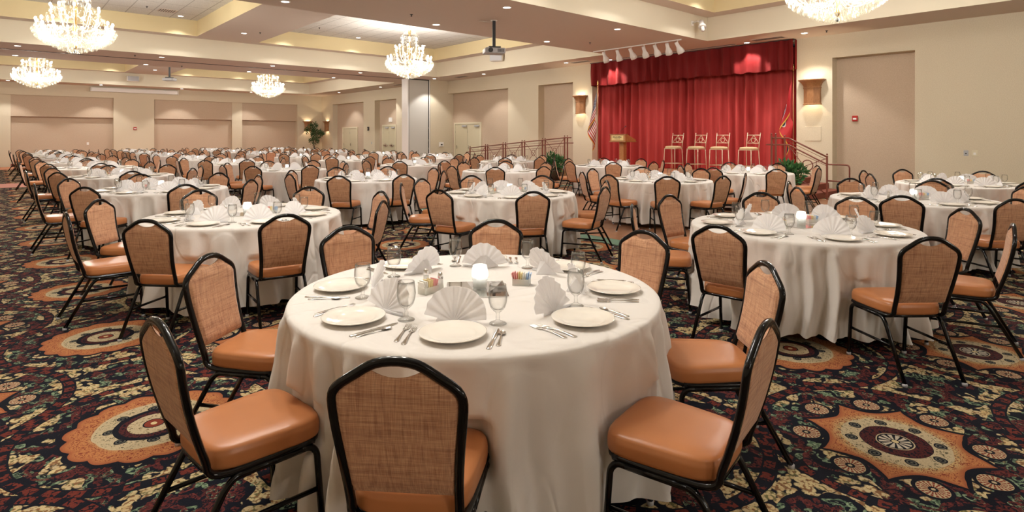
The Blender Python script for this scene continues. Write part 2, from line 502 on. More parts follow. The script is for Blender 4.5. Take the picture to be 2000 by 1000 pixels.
M_green = mk('green_border', (.10, .17, .11), .9)
M_pinkstrip = mk('rose_border_carpet', (.52, .22, .16), .9)
M_woodstrip = mk('rust_border_floor', (.50, .19, .09), .5)
M_base = mk('baseboard_wood', (.26, .06, .035), .5)

# ---------------------------------------------------------------- room shell
XW, YB, XL, YN = 16.75, 38.5, -4.2, -16.4
H0, H1, H2 = 4.27, 4.93, 5.45
def structure(o): o['kind'] = 'structure'; return o
structure(new(M_carpet).box(XL-.3, XW+1.6, YN-.3, YB+.6, -.2, 0).build('floor'))
structure(new(M_plank).box(6.95, 15.1, 4.6, 12.3, .0, .006).build('floor_dance'))
g = new(M_green)
g.box(6.6, 6.95, 4.25, 12.65, 0, .005); g.box(6.95, 15.1, 4.25, 4.6, 0, .005); g.box(6.95, 15.1, 12.3, 12.65, 0, .005)
structure(g.build('floor_border'))
structure(new(M_pinkstrip).box(XL, 15.5, 23.1, 25.0, 0, .005).build('floor_threshold'))
structure(new(M_woodstrip).box(XL, 16.7, 35.6, YB, 0, .005).build('floor_aisle'))

def holes_plane(mb, x0, x1, y0, y1, z, holes):
    xs = sorted({x0, x1, *[h[0] for h in holes], *[h[1] for h in holes]})
    ys = sorted({y0, y1, *[h[2] for h in holes], *[h[3] for h in holes]})
    for a, b in zip(xs, xs[1:]):
        for c, d in zip(ys, ys[1:]):
            mx, my = (a+b)/2, (c+d)/2
            if any(h[0] < mx < h[1] and h[2] < my < h[3] for h in holes): continue
            mb.add([(a, c, z), (a, d, z), (b, d, z), (b, c, z)], [(0, 1, 2, 3)], False)
def ring(mb, h, z0, z1):
    a, b, c, d = h
    p = [(a, c), (b, c), (b, d), (a, d)]
    for i in range(4):
        q, r = p[i], p[(i+1) % 4]
        mb.add([(*q, z0), (*r, z0), (*r, z1), (*q, z1)], [(0, 1, 2, 3)], False)
SUP = [(-2.6, 15.2, -14.8, -4.9), (-2.6, 15.2, -1.2, 8.7), (-2.6, 15.2, 12.35, 22.25), (-2.6, 15.2, 26.1, 36.9)]
INN = []
s0 = new(M_soffit); holes_plane(s0, XL, XW+.4, YN, YB+.3, H0, SUP)
fa = new(M_fascia); le = new(M_soffit); ins = new(M_coffer); ti = new(M_tiles)
for (a, b, c, d) in SUP:
    ring(fa, (a, b, c, d), H0, H1)
    hs = [(a+.5, 5.1, c+.5, d-.5), (7.1, b-.52, c+.5, d-.5)]
    holes_plane(le, a, b, c, d, H1, hs)
    for h in hs:
        ring(ins, h, H1, H2); INN.append(h)
        ti.add([(h[0], h[2], H2), (h[0], h[3], H2), (h[1], h[3], H2), (h[1], h[2], H2)], [(0, 1, 2, 3)], False)
structure(s0.build('ceiling')); structure(fa.build('ceiling_fascia')); structure(le.build('ceiling_ledge'))
structure(ins.build('ceiling_coffer')); structure(ti.build('ceiling_tiles'))
structure(new(M_dark).box(XL, 15.6, 23.95, 24.02, H0-.012, H0).build('ceiling_track'))

# stage wall with recesses
REC = [(4.06, 5.93), (15.28, 17.2), (19.1, 23.62), (27.9, 29.0), (28.95, 31.05), (32.44, 36.75)]
REC = [(4.06, 5.93), (15.28, 17.2), (19.1, 23.62), (26.2, 27.88), (28.58, 31.05), (32.44, 36.75)]
OPEN = REC + [(6.86, 14.3)]
w = new(M_wall)
edges = sorted(OPEN); y = YN
for a, b in edges:
    w.box(XW, XW+.35, y, a, 0, H0); y = b
w.box(XW, XW+.35, y, YB+.3, 0, H0)
for a, b in REC: w.box(XW, XW+.35, a, b, 3.65, H0)
w.box(XW, XW+.35, 6.86, 14.3, 4.2, H0)
structure(w.build('wall_stage'))
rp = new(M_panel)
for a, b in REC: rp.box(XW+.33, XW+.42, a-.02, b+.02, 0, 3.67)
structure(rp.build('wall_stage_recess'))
structure(new(M_dark).box(17.9, 18, 6.5, 14.7, 0, H0).box(17.0, 18, 6.4, 6.5, 0, H0).box(17.0, 18, 14.7, 14.8, 0, H0).build('wall_stage_alcove'))
# back wall
w = new(M_wall)
w.box(XL, -3.2, YB, YB+.1, 0, H0).box(4.87, 6.8, YB, YB+.5, 0, H0).box(15.06, XW+.4, YB, YB+.5, 0, H0).box(-3.2, 4.87, YB, YB+.5, 3.65, H0).box(6.8, 15.06, YB, YB+.5, 3.65, H0)
w.box(-.2, .58, YB+.1, YB+.5, 0, 3.66).box(11.01, 11.61, YB+.1, YB+.5, 0, 3.66)
structure(w.build('wall_back'))
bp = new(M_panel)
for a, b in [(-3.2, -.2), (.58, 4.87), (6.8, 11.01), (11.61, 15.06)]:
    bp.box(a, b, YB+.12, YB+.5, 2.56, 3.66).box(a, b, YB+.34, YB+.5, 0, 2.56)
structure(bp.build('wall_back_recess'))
structure(new(M_base).box(XL, 4.87, YB+.31, YB+.34, 0, .15).box(4.87, 6.8, YB-.02, YB, 0, .15).build('baseboard_back'))
structure(new(M_wall).box(XL-.2, XL, YN, YB+.5, 0, H0).build('wall_aisle'))
structure(new(M_wall).box(XL, XW+.3, YN-.2, YN, 0, H0).build('wall_front'))
# partition pocket column
structure(new(M_wall).box(15.72, XW, 23.62, 24.45, 0, H0).build('wall_pocket'))
pp = empty('folding_partition', (15.1, 23.95, 0)); tag(pp, 'folded grey operable wall panels standing against the pocket column', 'room divider')
new(M_silverpanel).box(-.55, .52, -.3, .25, 0, H0-.01).build('panel', pp)
new(M_dark).box(-.585, -.55, -.31, .2, 0, H0-.01).box(.52, .56, -.31, .2, 0, H0-.01).box(-.585, .56, -.312, -.3, H0-.05, H0-.01).build('edge_seal', pp)
new(M_white).box(-.64, -.585, -.33, .2, 0, H0-.01).box(.56, .6, -.33, .2, 0, H0-.01).build('end_post', pp)
new(M_chrome).box(.5, .52, -.33, -.3, 1.3, 1.4).box(.5, .52, -.33, -.3, 1.9, 2.0).box(.5, .52, -.33, -.3, .9, 1.0).build('latch', pp)

# doors on the stage wall (inside recesses)
def door(n, y0, y1, top, leaves, closer=False, bar=False, X=XW+.33):
    r = empty('door_%d' % n, (X, (y0+y1)/2, 0)); structure(r)
    h = (y1-y0)/2
    new(M_doorframe).box(-.05, 0, -h-.09, -h, 0, top+.09).box(-.05, 0, h, h+.09, 0, top+.09).box(-.05, 0, -h, h, top, top+.09).build('door_frame', r)
    for k in range(leaves):
        a = -h+2*h*k/leaves; b = -h+2*h*(k+1)/leaves
        lf = new(M_door).bbox(-.03, 0, a+.006, b-.006, .01, top-.006, .004).build('door_leaf', r)
        if bar: new(M_chrome).bbox(-.09, -.03, a+.1, b-.1, .98, 1.06, .01).box(-.09, -.03, (a+b)/2-.05, (a+b)/2+.05, .92, 1.12).build('push_bar', lf)
        else: new(M_chrome).tube([(-.03, b-.1, 1.02), (-.08, b-.1, 1.02), (-.08, b-.22, 1.02)], .011, 6).box(-.036, -.03, b-.13, b-.07, .93, 1.1).build('door_handle', lf)
        if closer: new(M_grey).bbox(-.10, -.03, a+.03, a+.36, top-.13, top-.05, .01).build('door_closer', lf)
        new(M_chrome).box(-.045, -.03, b-.02, b-.005, .4, .52).box(-.045, -.03, b-.02, b-.005, 1.7, 1.82).build('hinge', lf)
    return r
door(1, 21.45, 23.4, 2.13, 2, closer=True)
door(2, 29.2, 30.6, 2.13, 2, closer=True, bar=True)
door(3, 33.9, 35.85, 2.05, 2)
door(4, 26.4, 27.4, 2.13, 1)

# ---------------------------------------------------------------- downlights
can_l = bpy.data.lights.new('downlight_beam', 'SPOT'); can_l.energy = CAN_W; can_l.color = (1, .96, .91)
can_l.spot_size = 2.0; can_l.spot_blend = .55; can_l.shadow_soft_size = .07
wall_l = can_l.copy(); wall_l.energy = CAN_W*2.0; wall_l.spot_size = 1.7; wall_l.spot_blend = .35
def can_mesh():
    b = new(M_offwhite).lathe([(.075, -.002), (.08, -.008), (.105, -.006), (.108, 0), (.075, 0)], 20, closed=False)
    return b.mesh('downlight_trim')
CM = can_mesh(); LM = new(M_can).lathe([(.0, -.004), (.076, -.004)], 20, closed=False).mesh('lens')
cans = [(x, 22.95, H0) for x in (.5, 4.28, 8.02, 11.7, 15.5)] + [(x, 25.7, H0) for x in (.5, 4.27, 8.0, 11.75, 15.6)] \
     + [(x, 11.82, H0) for x in (.6, 4.38, 8.04, 11.85)] + [(x, 9.25, H0) for x in (.6, 4.38, 8.08, 11.81)] + [(x, -2.05, H0) for x in (.6, 4.38, 8.08, 11.81)] + [(-3.4, y, H0) for y in (2.2, 6.2)] \
     + [(15.95, y, H0) for y in (6.33, 19.8, 28.9, 34.1)] + [(16.33, 8.09, H0), (16.33, 13.13, H0), (15.8, 14.75, H0)] \
     + [(x, 37.5, H0) for x in (.46, 4.19, 8.0, 11.8)] \
     + [(6.1, 20.1, H1), (6.1, 14.4, H1), (6.1, 34.3, H1), (6.1, 28.6, H1), (6.1, 6.4, H1), (6.1, 1.0, H1)] \
     + [(x, y, H2) for y in (21.25, 13.4, 7.7, 35.9) for x in (1.45, 4.5, 8.0, 10.75, 13.8)]  # front-end row and side-aisle pair are added out of view as fill light
ROWS = [(lambda x, y, z: z == H2, 'tiled coffer'), (lambda x, y, z: z == H1, 'beam between the coffers'), (lambda x, y, z: y > 37, 'strip along the back wall'),
        (lambda x, y, z: x > 15.7 and z == H0, 'strip beside the stage wall'), (lambda x, y, z: 25 < y < 26.5, 'soffit just beyond the partition track'),
        (lambda x, y, z: 22 < y < 24, 'soffit just before the partition track'), (lambda x, y, z: y < 0, 'added fill row over the front end'), (lambda x, y, z: x < 0, 'added fill pair over the side aisle'), (lambda x, y, z: y == 11.82, 'soffit behind the projector'), (lambda x, y, z: True, 'soffit in front of the projector')]
ORDN = ['first', 'second', 'third', 'fourth', 'fifth', 'sixth', 'seventh', 'eighth', 'ninth']
def can_label(p):
    k = next(i for i, (f, _) in enumerate(ROWS) if f(*p))
    if k == 0:
        bank = {7.7: 'frontmost', 13.4: 'second', 21.25: 'third', 35.9: 'farthest'}[p[1]]
        return 'small round downlight in the %s tile row, %s from the aisle' % (bank, ORDN[(1.45, 4.5, 8.0, 10.75, 13.8).index(p[0])])
    same = sorted(q for q in cans if next(i for i, (f, _) in enumerate(ROWS) if f(*q)) == k)
    if k in (1, 3): same.sort(key=lambda q: q[1]); return 'small round downlight in the %s, %s from the front' % (ROWS[k][1], (ORDN+['tenth'])[same.index(p)])
    return 'small round downlight in the %s, %s from the aisle' % (ROWS[k][1], ORDN[same.index(p)])
for i, (x, y, z) in enumerate(cans):
    r = empty('ceiling_downlight', (x, y, z))
    tag(r, can_label((x, y, z)), 'ceiling light', 'recessed downlights')
    t = bpy.data.objects.new('trim_ring', CM); COL.objects.link(t); t.parent = r
    l = bpy.data.objects.new('lens', LM); COL.objects.link(l); l.parent = r
    s = bpy.data.objects.new('downlight_beam', wall_l if (z == H0 and (y > 37 or x > 15.4)) else can_l); COL.objects.link(s); s.parent = r; s.location = (0, 0, -.02)

# ---------------------------------------------------------------- chandeliers
def pendant(b, x, y, z, h, w, a):
    ca, sa = math.cos(a), math.sin(a)
    vs = [(x, y, z)]
    for dx, dy in ((1, 0), (0, .6), (-1, 0), (0, -.6)):
        vs.append((x+w*(dx*ca-dy*sa), y+w*(dx*sa+dy*ca), z-h*.62))
    vs.append((x, y, z-h))
    b.add(vs, [(0, 2, 1), (0, 3, 2), (0, 4, 3), (0, 1, 4), (5, 1, 2), (5, 2, 3), (5, 3, 4), (5, 4, 1)], False)
def make_chandelier():
    rnd = random.Random(3)
    r = empty('crystal_chandelier')
    # local z = 0 at the lowest crystal (3.5 m above the floor); the ceiling is at 1.95
    new(M_brass).tube([(0, 0, 1.95), (0, 0, 1.72)], .008, 6).lathe([(.06, 1.95), (.055, 1.92), (.015, 1.90)], 12).build('hanging_rod', r)
    new(M_brass).lathe([(.0, .10), (.03, .13), (.05, .2), (.02, .3), (.03, .5), (.06, .6), (.025, .75), (.03, 1.0), (.05, 1.1), (.02, 1.25), (.03, 1.5), (.06, 1.62), (.02, 1.72)], 12).build('centre_stem', r)
    rings = [(16, .74, .62, .30), (10, .48, .98, .55), (6, .27, 1.25, .85)]
    for n, rad, z, zb in rings:
        for k in range(n):
            a = 2*PI*(k+.3)/n; c, s_ = math.cos(a), math.sin(a)
            pts = [(rr*c, rr*s_, zz) for rr, zz in ((.03, zb+.15), (rad*.35, zb), (rad*.75, zb+.03), (rad, z-.06), (rad, z))]
            arm = new(M_arm).tube(fillet(pts, .12, 3), .008, 5).lathe([(.005, z-.02), (.035, z), (.03, z+.01)], 10, (rad*c, rad*s_, 0)).build('arm', r)
            new(M_white).tube([(rad*c, rad*s_, z+.01), (rad*c, rad*s_, z+.08)], .010, 6).build('candle', arm)
            new(M_bulb).sphere((rad*c, rad*s_, z+.12), .028, 8, 6, 1.6).build('bulb', arm)
    b = new(M_crystal)
    def shell(n, r0, z0, r1, z1, curve=0, h=(.05, .08)):
        for k in range(n):
            t_ = rnd.random(); a = rnd.random()*2*PI
            rr = r0+(r1-r0)*t_+curve*math.sin(PI*t_); zz = z0+(z1-z0)*t_
            rr += rnd.uniform(-.03, .02)
            pendant(b, rr*math.cos(a), rr*math.sin(a), zz, rnd.uniform(*h), rnd.uniform(.011, .018), rnd.random()*PI)
    def rows(lst, h=.075):
        for rr, zz in lst:
            n = int(2*PI*rr/.042)
            for k in range(n):
                a = 2*PI*(k+rnd.random()*.3)/n
                pendant(b, rr*math.cos(a), rr*math.sin(a), zz+rnd.uniform(-.01, .01), h*rnd.uniform(.9, 1.15), .017, a+PI/2)
    rows([(.82, .56), (.80, .50), (.76, .42), (.70, .36), (.62, .30), (.53, .25), (.43, .20), (.33, .155), (.23, .115), (.13, .09), (.06, .08)])
    shell(420, .80, .62, .25, .12, .05)
    shell(260, .80, .62, .52, .92, 0)
    shell(200, .52, .95, .30, 1.2, .0)
    shell(160, .28, 1.2, .12, 1.72, .10, (.04, .06))
    rows([(.20, 1.62), (.24, 1.52), (.16, 1.42), (.20, 1.3)], .06)
    c = b.build('crystals', r); c['kind'] = 'stuff'; c['label'] = 'dense tiers of clear hanging crystal drops'
    new(M_dark).lathe([(.0, .02), (.025, .03), (.03, .06), (.01, .09)], 10).build('finial', r)
    L = bpy.data.lights.new('chandelier_light', 'POINT'); L.energy = CHAND_W/5; L.color = (1, .95, .88); L.shadow_soft_size = .08
    for k in range(4):
        a = 2*PI*(k+.5)/4
        o = bpy.data.objects.new('chandelier_light', L); COL.objects.link(o); o.parent = r; o.location = (.88*math.cos(a), .88*math.sin(a), .45)
    o = bpy.data.objects.new('chandelier_light', L); COL.objects.link(o); o.parent = r; o.location = (0, 0, 1.85)
    return r
CH = [(1.42, 17.2, 'large crystal chandelier over the aisle tables, before the partition track'),
      (10.6, 17.2, 'crystal chandelier hanging in front of the folding partition column'),
      (10.85, 3.76, 'crystal chandelier cut by the top edge, beside the stage wall'),
      (1.27, 30.7, 'distant crystal chandelier at the aisle end beyond the partition track'),
      (10.5, 30.7, 'distant crystal chandelier near the potted tree corner'),
      (1.42, 3.76, 'crystal chandelier above the frontmost table'),
      (1.42, -9.8, 'unseen crystal chandelier added as fill over the empty front end, aisle side'), (10.85, -9.8, 'unseen crystal chandelier added as fill over the empty front end, stage side')]  # last two added out of view to fill camera-facing sides, continuing the spacing
c0 = make_chandelier(); reg(c0)
for i, (x, y, lab) in enumerate(CH):
    o = c0 if i == 0 else copy_tree(c0)
    o.location = (x, y, 3.5); o.rotation_euler.z = i*.7
    tag(o, lab, 'chandelier', 'crystal chandeliers')

# ---------------------------------------------------------------- banquet chair (faces +Y, origin on the floor)
def back_y(z): return -.205-.10*max(0, (z-.44))/.48-.02*math.sin(max(0, min(1, (z-.44)/.48))*PI)
FR = [(.166, .44), (.168, .52), (.176, .62), (.187, .72), (.193, .785), (.189, .812), (.172, .836), (.125, .866), (.085, .892), (.052, .906), (0, .912)]
def frame_path():
    h = [(x, back_y(z), z) for x, z in FR]
    low = [(.195, .17, .392), (.190, .05, .388), (.178, -.12, .385), (.170, -.18, .392), (.166, -.203, .415)]
    half = low+h
    return half+[(-x, y, z) for x, y, z in half[-2::-1]]
def chaikin(P, k=2):
    P = [Vector(p) for p in P]
    for _ in range(k):
        Q = [P[0]]
        for a, b in zip(P, P[1:]): Q += [a*.75+b*.25, a*.25+b*.75]
        P = Q+[P[-1]]
    return P
def make_chair():
    r = empty('banquet_chair')
    # seat: rounded trapezoid cushion
    b = new(M_vinyl); N = 40
    def outline(k, s):
        a = 2*PI*k/N; c, s_ = math.cos(a), math.sin(a); e = .42
        x = math.copysign(abs(c)**e, c); y = math.copysign(abs(s_)**e, s_)
        w = .200+.018*y
        return x*w*s, .012+y*.212*s
    rings = [(.965, .398), (.99, .403), (1.0, .415), (1.0, .440), (.994, .452), (.985, .455), (.98, .462), (.955, .470), (.88, .4765), (.65, .481), (.3, .483)]
    vs = [(*outline(k, s), z) for s, z in rings for k in range(N)]+[(0, .012, .483)]
    fs = [(i*N+k, i*N+(k+1) % N, (i+1)*N+(k+1) % N, (i+1)*N+k) for i in range(len(rings)-1) for k in range(N)]
    fs += [((len(rings)-1)*N+k, (len(rings)-1)*N+(k+1) % N, len(rings)*N) for k in range(N)]+[tuple(range(N))[::-1]]
    b.add(vs, fs).build('seat', r)
    pan = new(M_black); vs = [(*outline(k, s), z) for s, z in ((.93, .384), (.985, .384), (.985, .399), (.93, .399)) for k in range(N)]
    pan.add(vs, [(i*N+k, i*N+(k+1) % N, (i+1)*N+(k+1) % N, (i+1)*N+k) for i in range(3) for k in range(N)]+[tuple(range(N))[::-1]]).build('seat_pan', r)
    # upholstered back panel
    b = new(M_linen); nu, nv = 24, 14
    def half_w(z):
        for (x0, z0), (x1, z1) in zip(FR[:5], FR[1:5]):
            if z <= z1: return x0+(x1-x0)*(z-z0)/(z1-z0)
        return .193
    def ztop(x):
        x = abs(x); p = [q for q in FR[4:]]
        zt = .911
        for (x0, z0), (x1, z1) in zip(p, p[1:]):
            if x >= x1: zt = z1+(z0-z1)*(x-x1)/(x0-x1) if x0 != x1 else z0; break
        zt -= .010
        if x < .078: zt = min(zt, .861+.024*(x/.078)**2)
        return zt
    def fn(side):
        def f(u, v):
            U = (u*2-1); U = math.copysign(abs(U)**.85, U)
            zb = .486; xt = U*.183; zt = ztop(xt)
            z = zb+(zt-zb)*v
            x = U*((half_w(z)-.010) if z < .79 else min(.183, half_w(z)-.010))
            e = min(1, (1-abs(U))/.10)*min(1, min(v, 1-v)/.06+.0)
            e = math.sin(min(1, max(0, e))*PI/2)
            if side > 0: y = back_y(z)+.001+.018*e
            else: y = back_y(z)-.001-.010*e
            return Vector((x if side > 0 else x, y, z))
        return f
    b.grid(fn(1), nu, nv)
    g2 = new(M_linen).grid(fn(-1), nu, nv)
    b.add(g2.v, [f[::-1] for f in g2.f])
    b.build('backrest', r)
    fb = new(M_black).tube(chaikin(frame_path(), 1), .0135, 8, flat=1.15); fb.build('back_frame', r)
    ub = new(M_black)
    for s in (-1, 1):
        ub.tube(fillet([(s*.198, .12, .372), (s*.190, -.10, .372)], .02), .0125, 8)
        ub.tube([(s*.2, .187, .20), (s*.190, -.224, .21)], .0095, 8)
    ub.tube([(-.195, .06, .372), (.195, .06, .372)], .010, 6).tube([(-.187, -.12, .372), (.187, -.12, .372)], .010, 6)
    ub.build('under_frame', r)
    for s in (-1, 1):
        for P_ in ([(s*.203, .205, .012), (s*.2, .180, .345), (s*.198, .155, .372), (s*.196, .10, .372)],
                   [(s*.192, -.335, .012), (s*.188, -.155, .34), (s*.188, -.12, .372), (s*.19, -.06, .372)]):
            lg = new(M_black).tube(fillet(P_, .05, 4), .0128, 8)
            lg.mat(M_grey).lathe([(.0, 0), (.015, 0), (.015, .016), (.011, .02)], 10, (P_[0][0], P_[0][1], 0))
            lg.build('leg', r)
    return r
def far_chair_mesh():
    """the same chair in one light mesh, for the rows whose parts are too small to tell"""
    b = new(M_vinyl); N = 12
    def outline(k, s):
        a = 2*PI*(k+.5)/N; c, s_ = math.cos(a), math.sin(a); e = .45
        return math.copysign(abs(c)**e, c)*.2*s, .012+math.copysign(abs(s_)**e, s_)*.212*s
    rings = [(.97, .39), (1, .41), (1, .45), (.93, .472), (.5, .482)]
    b.add([(*outline(k, s), z) for s, z in rings for k in range(N)], [(i*N+k, i*N+(k+1) % N, (i+1)*N+(k+1) % N, (i+1)*N+k) for i in range(4) for k in range(N)]+[tuple(4*N+k for k in range(N)), tuple(range(N))[::-1]])
    b.mat(M_linen)
    pts = [(x*.95, z-.008) for x, z in FR[:-1] if z < .86]
    pl = pts+[(.075, .876), (0, .860), (-.075, .876)]+[(-x, z) for x, z in pts[::-1]]
    n = len(pl)
    b.add([(x, back_y(z)+.018, z) for x, z in pl]+[(x, back_y(z)-.010, z) for x, z in pl], [tuple(range(n)), tuple(range(n, 2*n))[::-1]]+[(i, i+n, (i+1) % n+n, (i+1) % n) for i in range(n)], False)
    b.mat(M_black).tube(frame_path()[::1], .0145, 5)
    for s in (-1, 1):
        b.tube([(s*.203, .205, 0), (s*.2, .16, .372), (s*.188, -.12, .372), (s*.192, -.335, 0)], .013, 5)
        b.tube([(s*.2, .187, .20), (s*.190, -.224, .21)], .0095, 4)
    return b.mesh('banquet_chair')

# ---------------------------------------------------------------- table linen and tableware
TR, TZ = .914, .765
def cloth_mesh(seed, rows=20, n=240, dents=()):
    rnd = random.Random(seed); nf = rnd.randint(20, 24)
    ph = [rnd.random()*2*PI for _ in range(6)]; am = [rnd.uniform(.5, 1.3) for _ in range(nf+1)]
    b = new(M_cloth)
    prof = [(.05, TZ), (.3, TZ), (.6, TZ), (.80, TZ), (.88, TZ), (.903, TZ-.002), (.912, TZ-.009), (.916, TZ-.024)]
    vs = []; fs = []
    hem = [.07+.018*math.sin(2*PI*k/n*4+ph[0]) for k in range(n)]
    def fold(a):
        w = a+.10*math.sin(3*a+ph[1])+.05*math.sin(7*a+ph[2])
        k = (w*nf/(2*PI)) % nf
        A = am[int(k) % nf]*(1-(k % 1))+am[(int(k)+1) % nf]*(k % 1)
        return A*(math.cos(w*nf)+.42*math.cos(2*w*nf+ph[3]))
    for r, z in prof:
        for k in range(n):
            a = 2*PI*k/n; vs.append((r*math.cos(a), r*math.sin(a), z))
    for i in range(1, rows+1):
        t = i/rows
        for k in range(n):
            a = 2*PI*k/n
            z = TZ-.024+(hem[k]-TZ+.024)*t
            g = t**.45
            tw = .035*math.sin(5*t+ph[4]+3*a)*t
            r = .915+.006*t+(.044+.020*t if t > .06 else .75*t)*g*fold(a+tw)+.006*math.sin(11*a+9*t+ph[5])*min(1, t*4)
            for da, rmax in dents:
                s_ = math.atan2(math.sin(a-da), math.cos(a-da))*.9
                w_ = max(0, min(1, (.27-abs(s_))/.09)); w_ = w_*w_*(3-2*w_)
                h_ = max(0, min(1, min((.60-z)/.10, (z-.25)/.12))); h_ = h_*h_*(3-2*h_)
                lim = rmax+(1-w_*h_)*.25
                if r > lim: r = lim+(r-lim)*.03
            vs.append((r*math.cos(a), r*math.sin(a), z))
    L = len(prof)+rows
    for i in range(L-1):
        for k in range(n):
            fs.append((i*n+k, (i+1)*n+k, (i+1)*n+(k+1) % n, i*n+(k+1) % n))
    fs.append(tuple(range(n)))
    b.add(vs, fs)
    return b.mesh('tablecloth')
def plate_mesh(n):
    pr = [(.0, .003), (.075, .003), (.082, .0), (.088, .003), (.128, .017), (.134, .0195), (.1345, .0215), (.130, .0225), (.092, .011), (.084, .0075), (.0, .0065)]
    return new(M_china).lathe(pr, n).mesh('dinner_plate')
def goblet_mesh(n):
    o = [(.0, 0), (.034, 0), (.035, .002), (.030, .005), (.012, .011), (.0075, .018), (.0085, .028), (.0065, .036), (.010, .045), (.020, .052), (.030, .064), (.0365, .084), (.0385, .105), (.0365, .130), (.0335, .150), (.0325, .152), (.0355, .128), (.0372, .105), (.0352, .086), (.029, .068), (.019, .057), (.0, .053)]
    o = [(r*1.05, z*1.09) for r, z in o]
    return new(M_glass).lathe(o, n, closed=False).mesh('water_goblet')
def napkin_mesh(pleats=9, sub=3, nr=5, seed=0):
    """pleated fan standing on its folded tail, spreading in the XZ plane"""
    rnd = random.Random(seed)
    b = new(M_napkin); NA = pleats*2*sub
    def pt(u, v, off):
        a = math.radians(8)+math.radians(164)*u
        tri = abs(((u*pleats) % 1)*2-1)*2-1
        R = .139+.0015*math.cos(u*PI*2*pleats)+.006*math.sin(u*9+seed)
        r = .006+(R-.006)*v
        amp = .0065*v*(.6+.6*math.sin(u*PI))
        x = r*math.cos(a); z = .004+r*math.sin(a)*1.02
        y = tri*amp+off-.40*z
        return Vector((x, y, z))
    b.grid(lambda u, v: pt(u, v, .0015), NA, nr)
    g2 = new(M_napkin).grid(lambda u, v: pt(u, v, -.0015), NA, nr)
    b.add(g2.v, [f[::-1] for f in g2.f], True)
    # rim that joins the two layers
    rim = [pt(i/NA, 1, .0015) for i in range(NA+1)]; rim2 = [pt(i/NA, 1, -.0015) for i in range(NA+1)]
    b.add(rim+rim2, [(i, i+1, NA+2+i, NA+1+i) for i in range(NA)])
    # folded support tail behind and the turned corner lying on the cloth
    b.add([(-.085, -.002, .001), (.085, -.002, .001), (0, -.085, .001), (-.02, -.034, .070), (.02, -.034, .070), (-.085, -.002, .004), (.085, -.002, .004)],
          [(0, 2, 1), (0, 3, 2), (3, 4, 2), (4, 1, 2), (5, 6, 4, 3)], False)
    b.add([(-.13, .004, .0012), (-.02, .012, .0012), (.03, -.004, .0012), (-.09, -.03, .0012), (-.125, .006, .009), (-.02, .010, .012), (.02, -.004, .010), (-.088, -.026, .008)],
          [(0, 3, 2, 1), (4, 5, 6, 7), (0, 1, 5, 4), (1, 2, 6, 5), (2, 3, 7, 6), (3, 0, 4, 7)], True)
    return b.mesh('fan_napkin')
def cutlery_section(b, pts, t=.0022):
    """flat strip of varying half-width along +Y: (y, half width, height)"""
    n = len(pts); vs = []
    for y, w, z in pts: vs += [(-w, y, z+t*.35), (-w*.5, y, z+t), (w*.5, y, z+t), (w, y, z+t*.35), (w, y, z), (-w, y, z)]
    fs = [(i*6+k, i*6+(k+1) % 6, (i+1)*6+(k+1) % 6, (i+1)*6+k) for i in range(n-1) for k in range(6)]
    fs += [tuple(range(6))[::-1], tuple((n-1)*6+k for k in range(6))]
    return b.add(vs, fs, True)
def fork_mesh():
    b = new(M_steel)
    cutlery_section(b, [(-.10, .004, .0), (-.097, .009, .0), (-.085, .0105, .001), (-.06, .007, .003), (-.02, .0035, .006), (.02, .003, .006), (.035, .0045, .003), (.043, .0115, .001), (.052, .0130, .0005)])
    for k in range(4):
        x = -.0103+k*.00687
        q = new(M_steel); cutlery_section(q, [(.050, .0024, .0005), (.075, .0020, .001), (.096, .0016, .004), (.099, .0006, .005)])
        b.add([(v[0]+x, v[1], v[2]) for v in q.v], q.f)
    return b.mesh('dinner_fork')
def knife_mesh():
    return cutlery_section(new(M_steel), [(-.115, .004, 0), (-.112, .009, 0), (-.08, .0100, .0005), (-.03, .0075, .001), (-.005, .0055, .001), (.0, .0080, .0005), (.05, .0100, .0005), (.085, .0095, .0005), (.102, .006, .0005), (.11, .001, .0005)], .004).mesh('dinner_knife')
def spoon_mesh():
    b = new(M_steel)
    cutlery_section(b, [(-.085, .004, .0), (-.082, .0085, .0), (-.07, .0095, .001), (-.04, .006, .003), (.0, .003, .006), (.022, .0032, .006), (.032, .006, .004)])
    def bowl(u, v):
        a = 2*PI*u; r = v
        x = .0145*r*math.cos(a)*(1-.15*math.sin(a)); y = .052+.0235*r*math.sin(a)
        return Vector((x, y, .0012+.0055*r*r))
    b.grid(bowl, 16, 4, wrap=True)
    g = new(M_steel).grid(lambda u, v: bowl(u, v)-Vector((0, 0, .0009)), 16, 4, wrap=True); b.add(g.v, [f[::-1] for f in g.f])
    return b.mesh('teaspoon')
PLATE = [plate_mesh(64), plate_mesh(24)]; GOB = [goblet_mesh(32), goblet_mesh(12)]
NAPK = [[napkin_mesh(9, 3, 5, s) for s in range(4)], [napkin_mesh(7, 1, 2, 9)]]
FORK, KNIFE, SPOON = fork_mesh(), knife_mesh(), spoon_mesh()
CLOTHS = [cloth_mesh(s) for s in range(5)]; CLOTH_FAR = [cloth_mesh(s, 7, 110) for s in (11, 12, 13)]

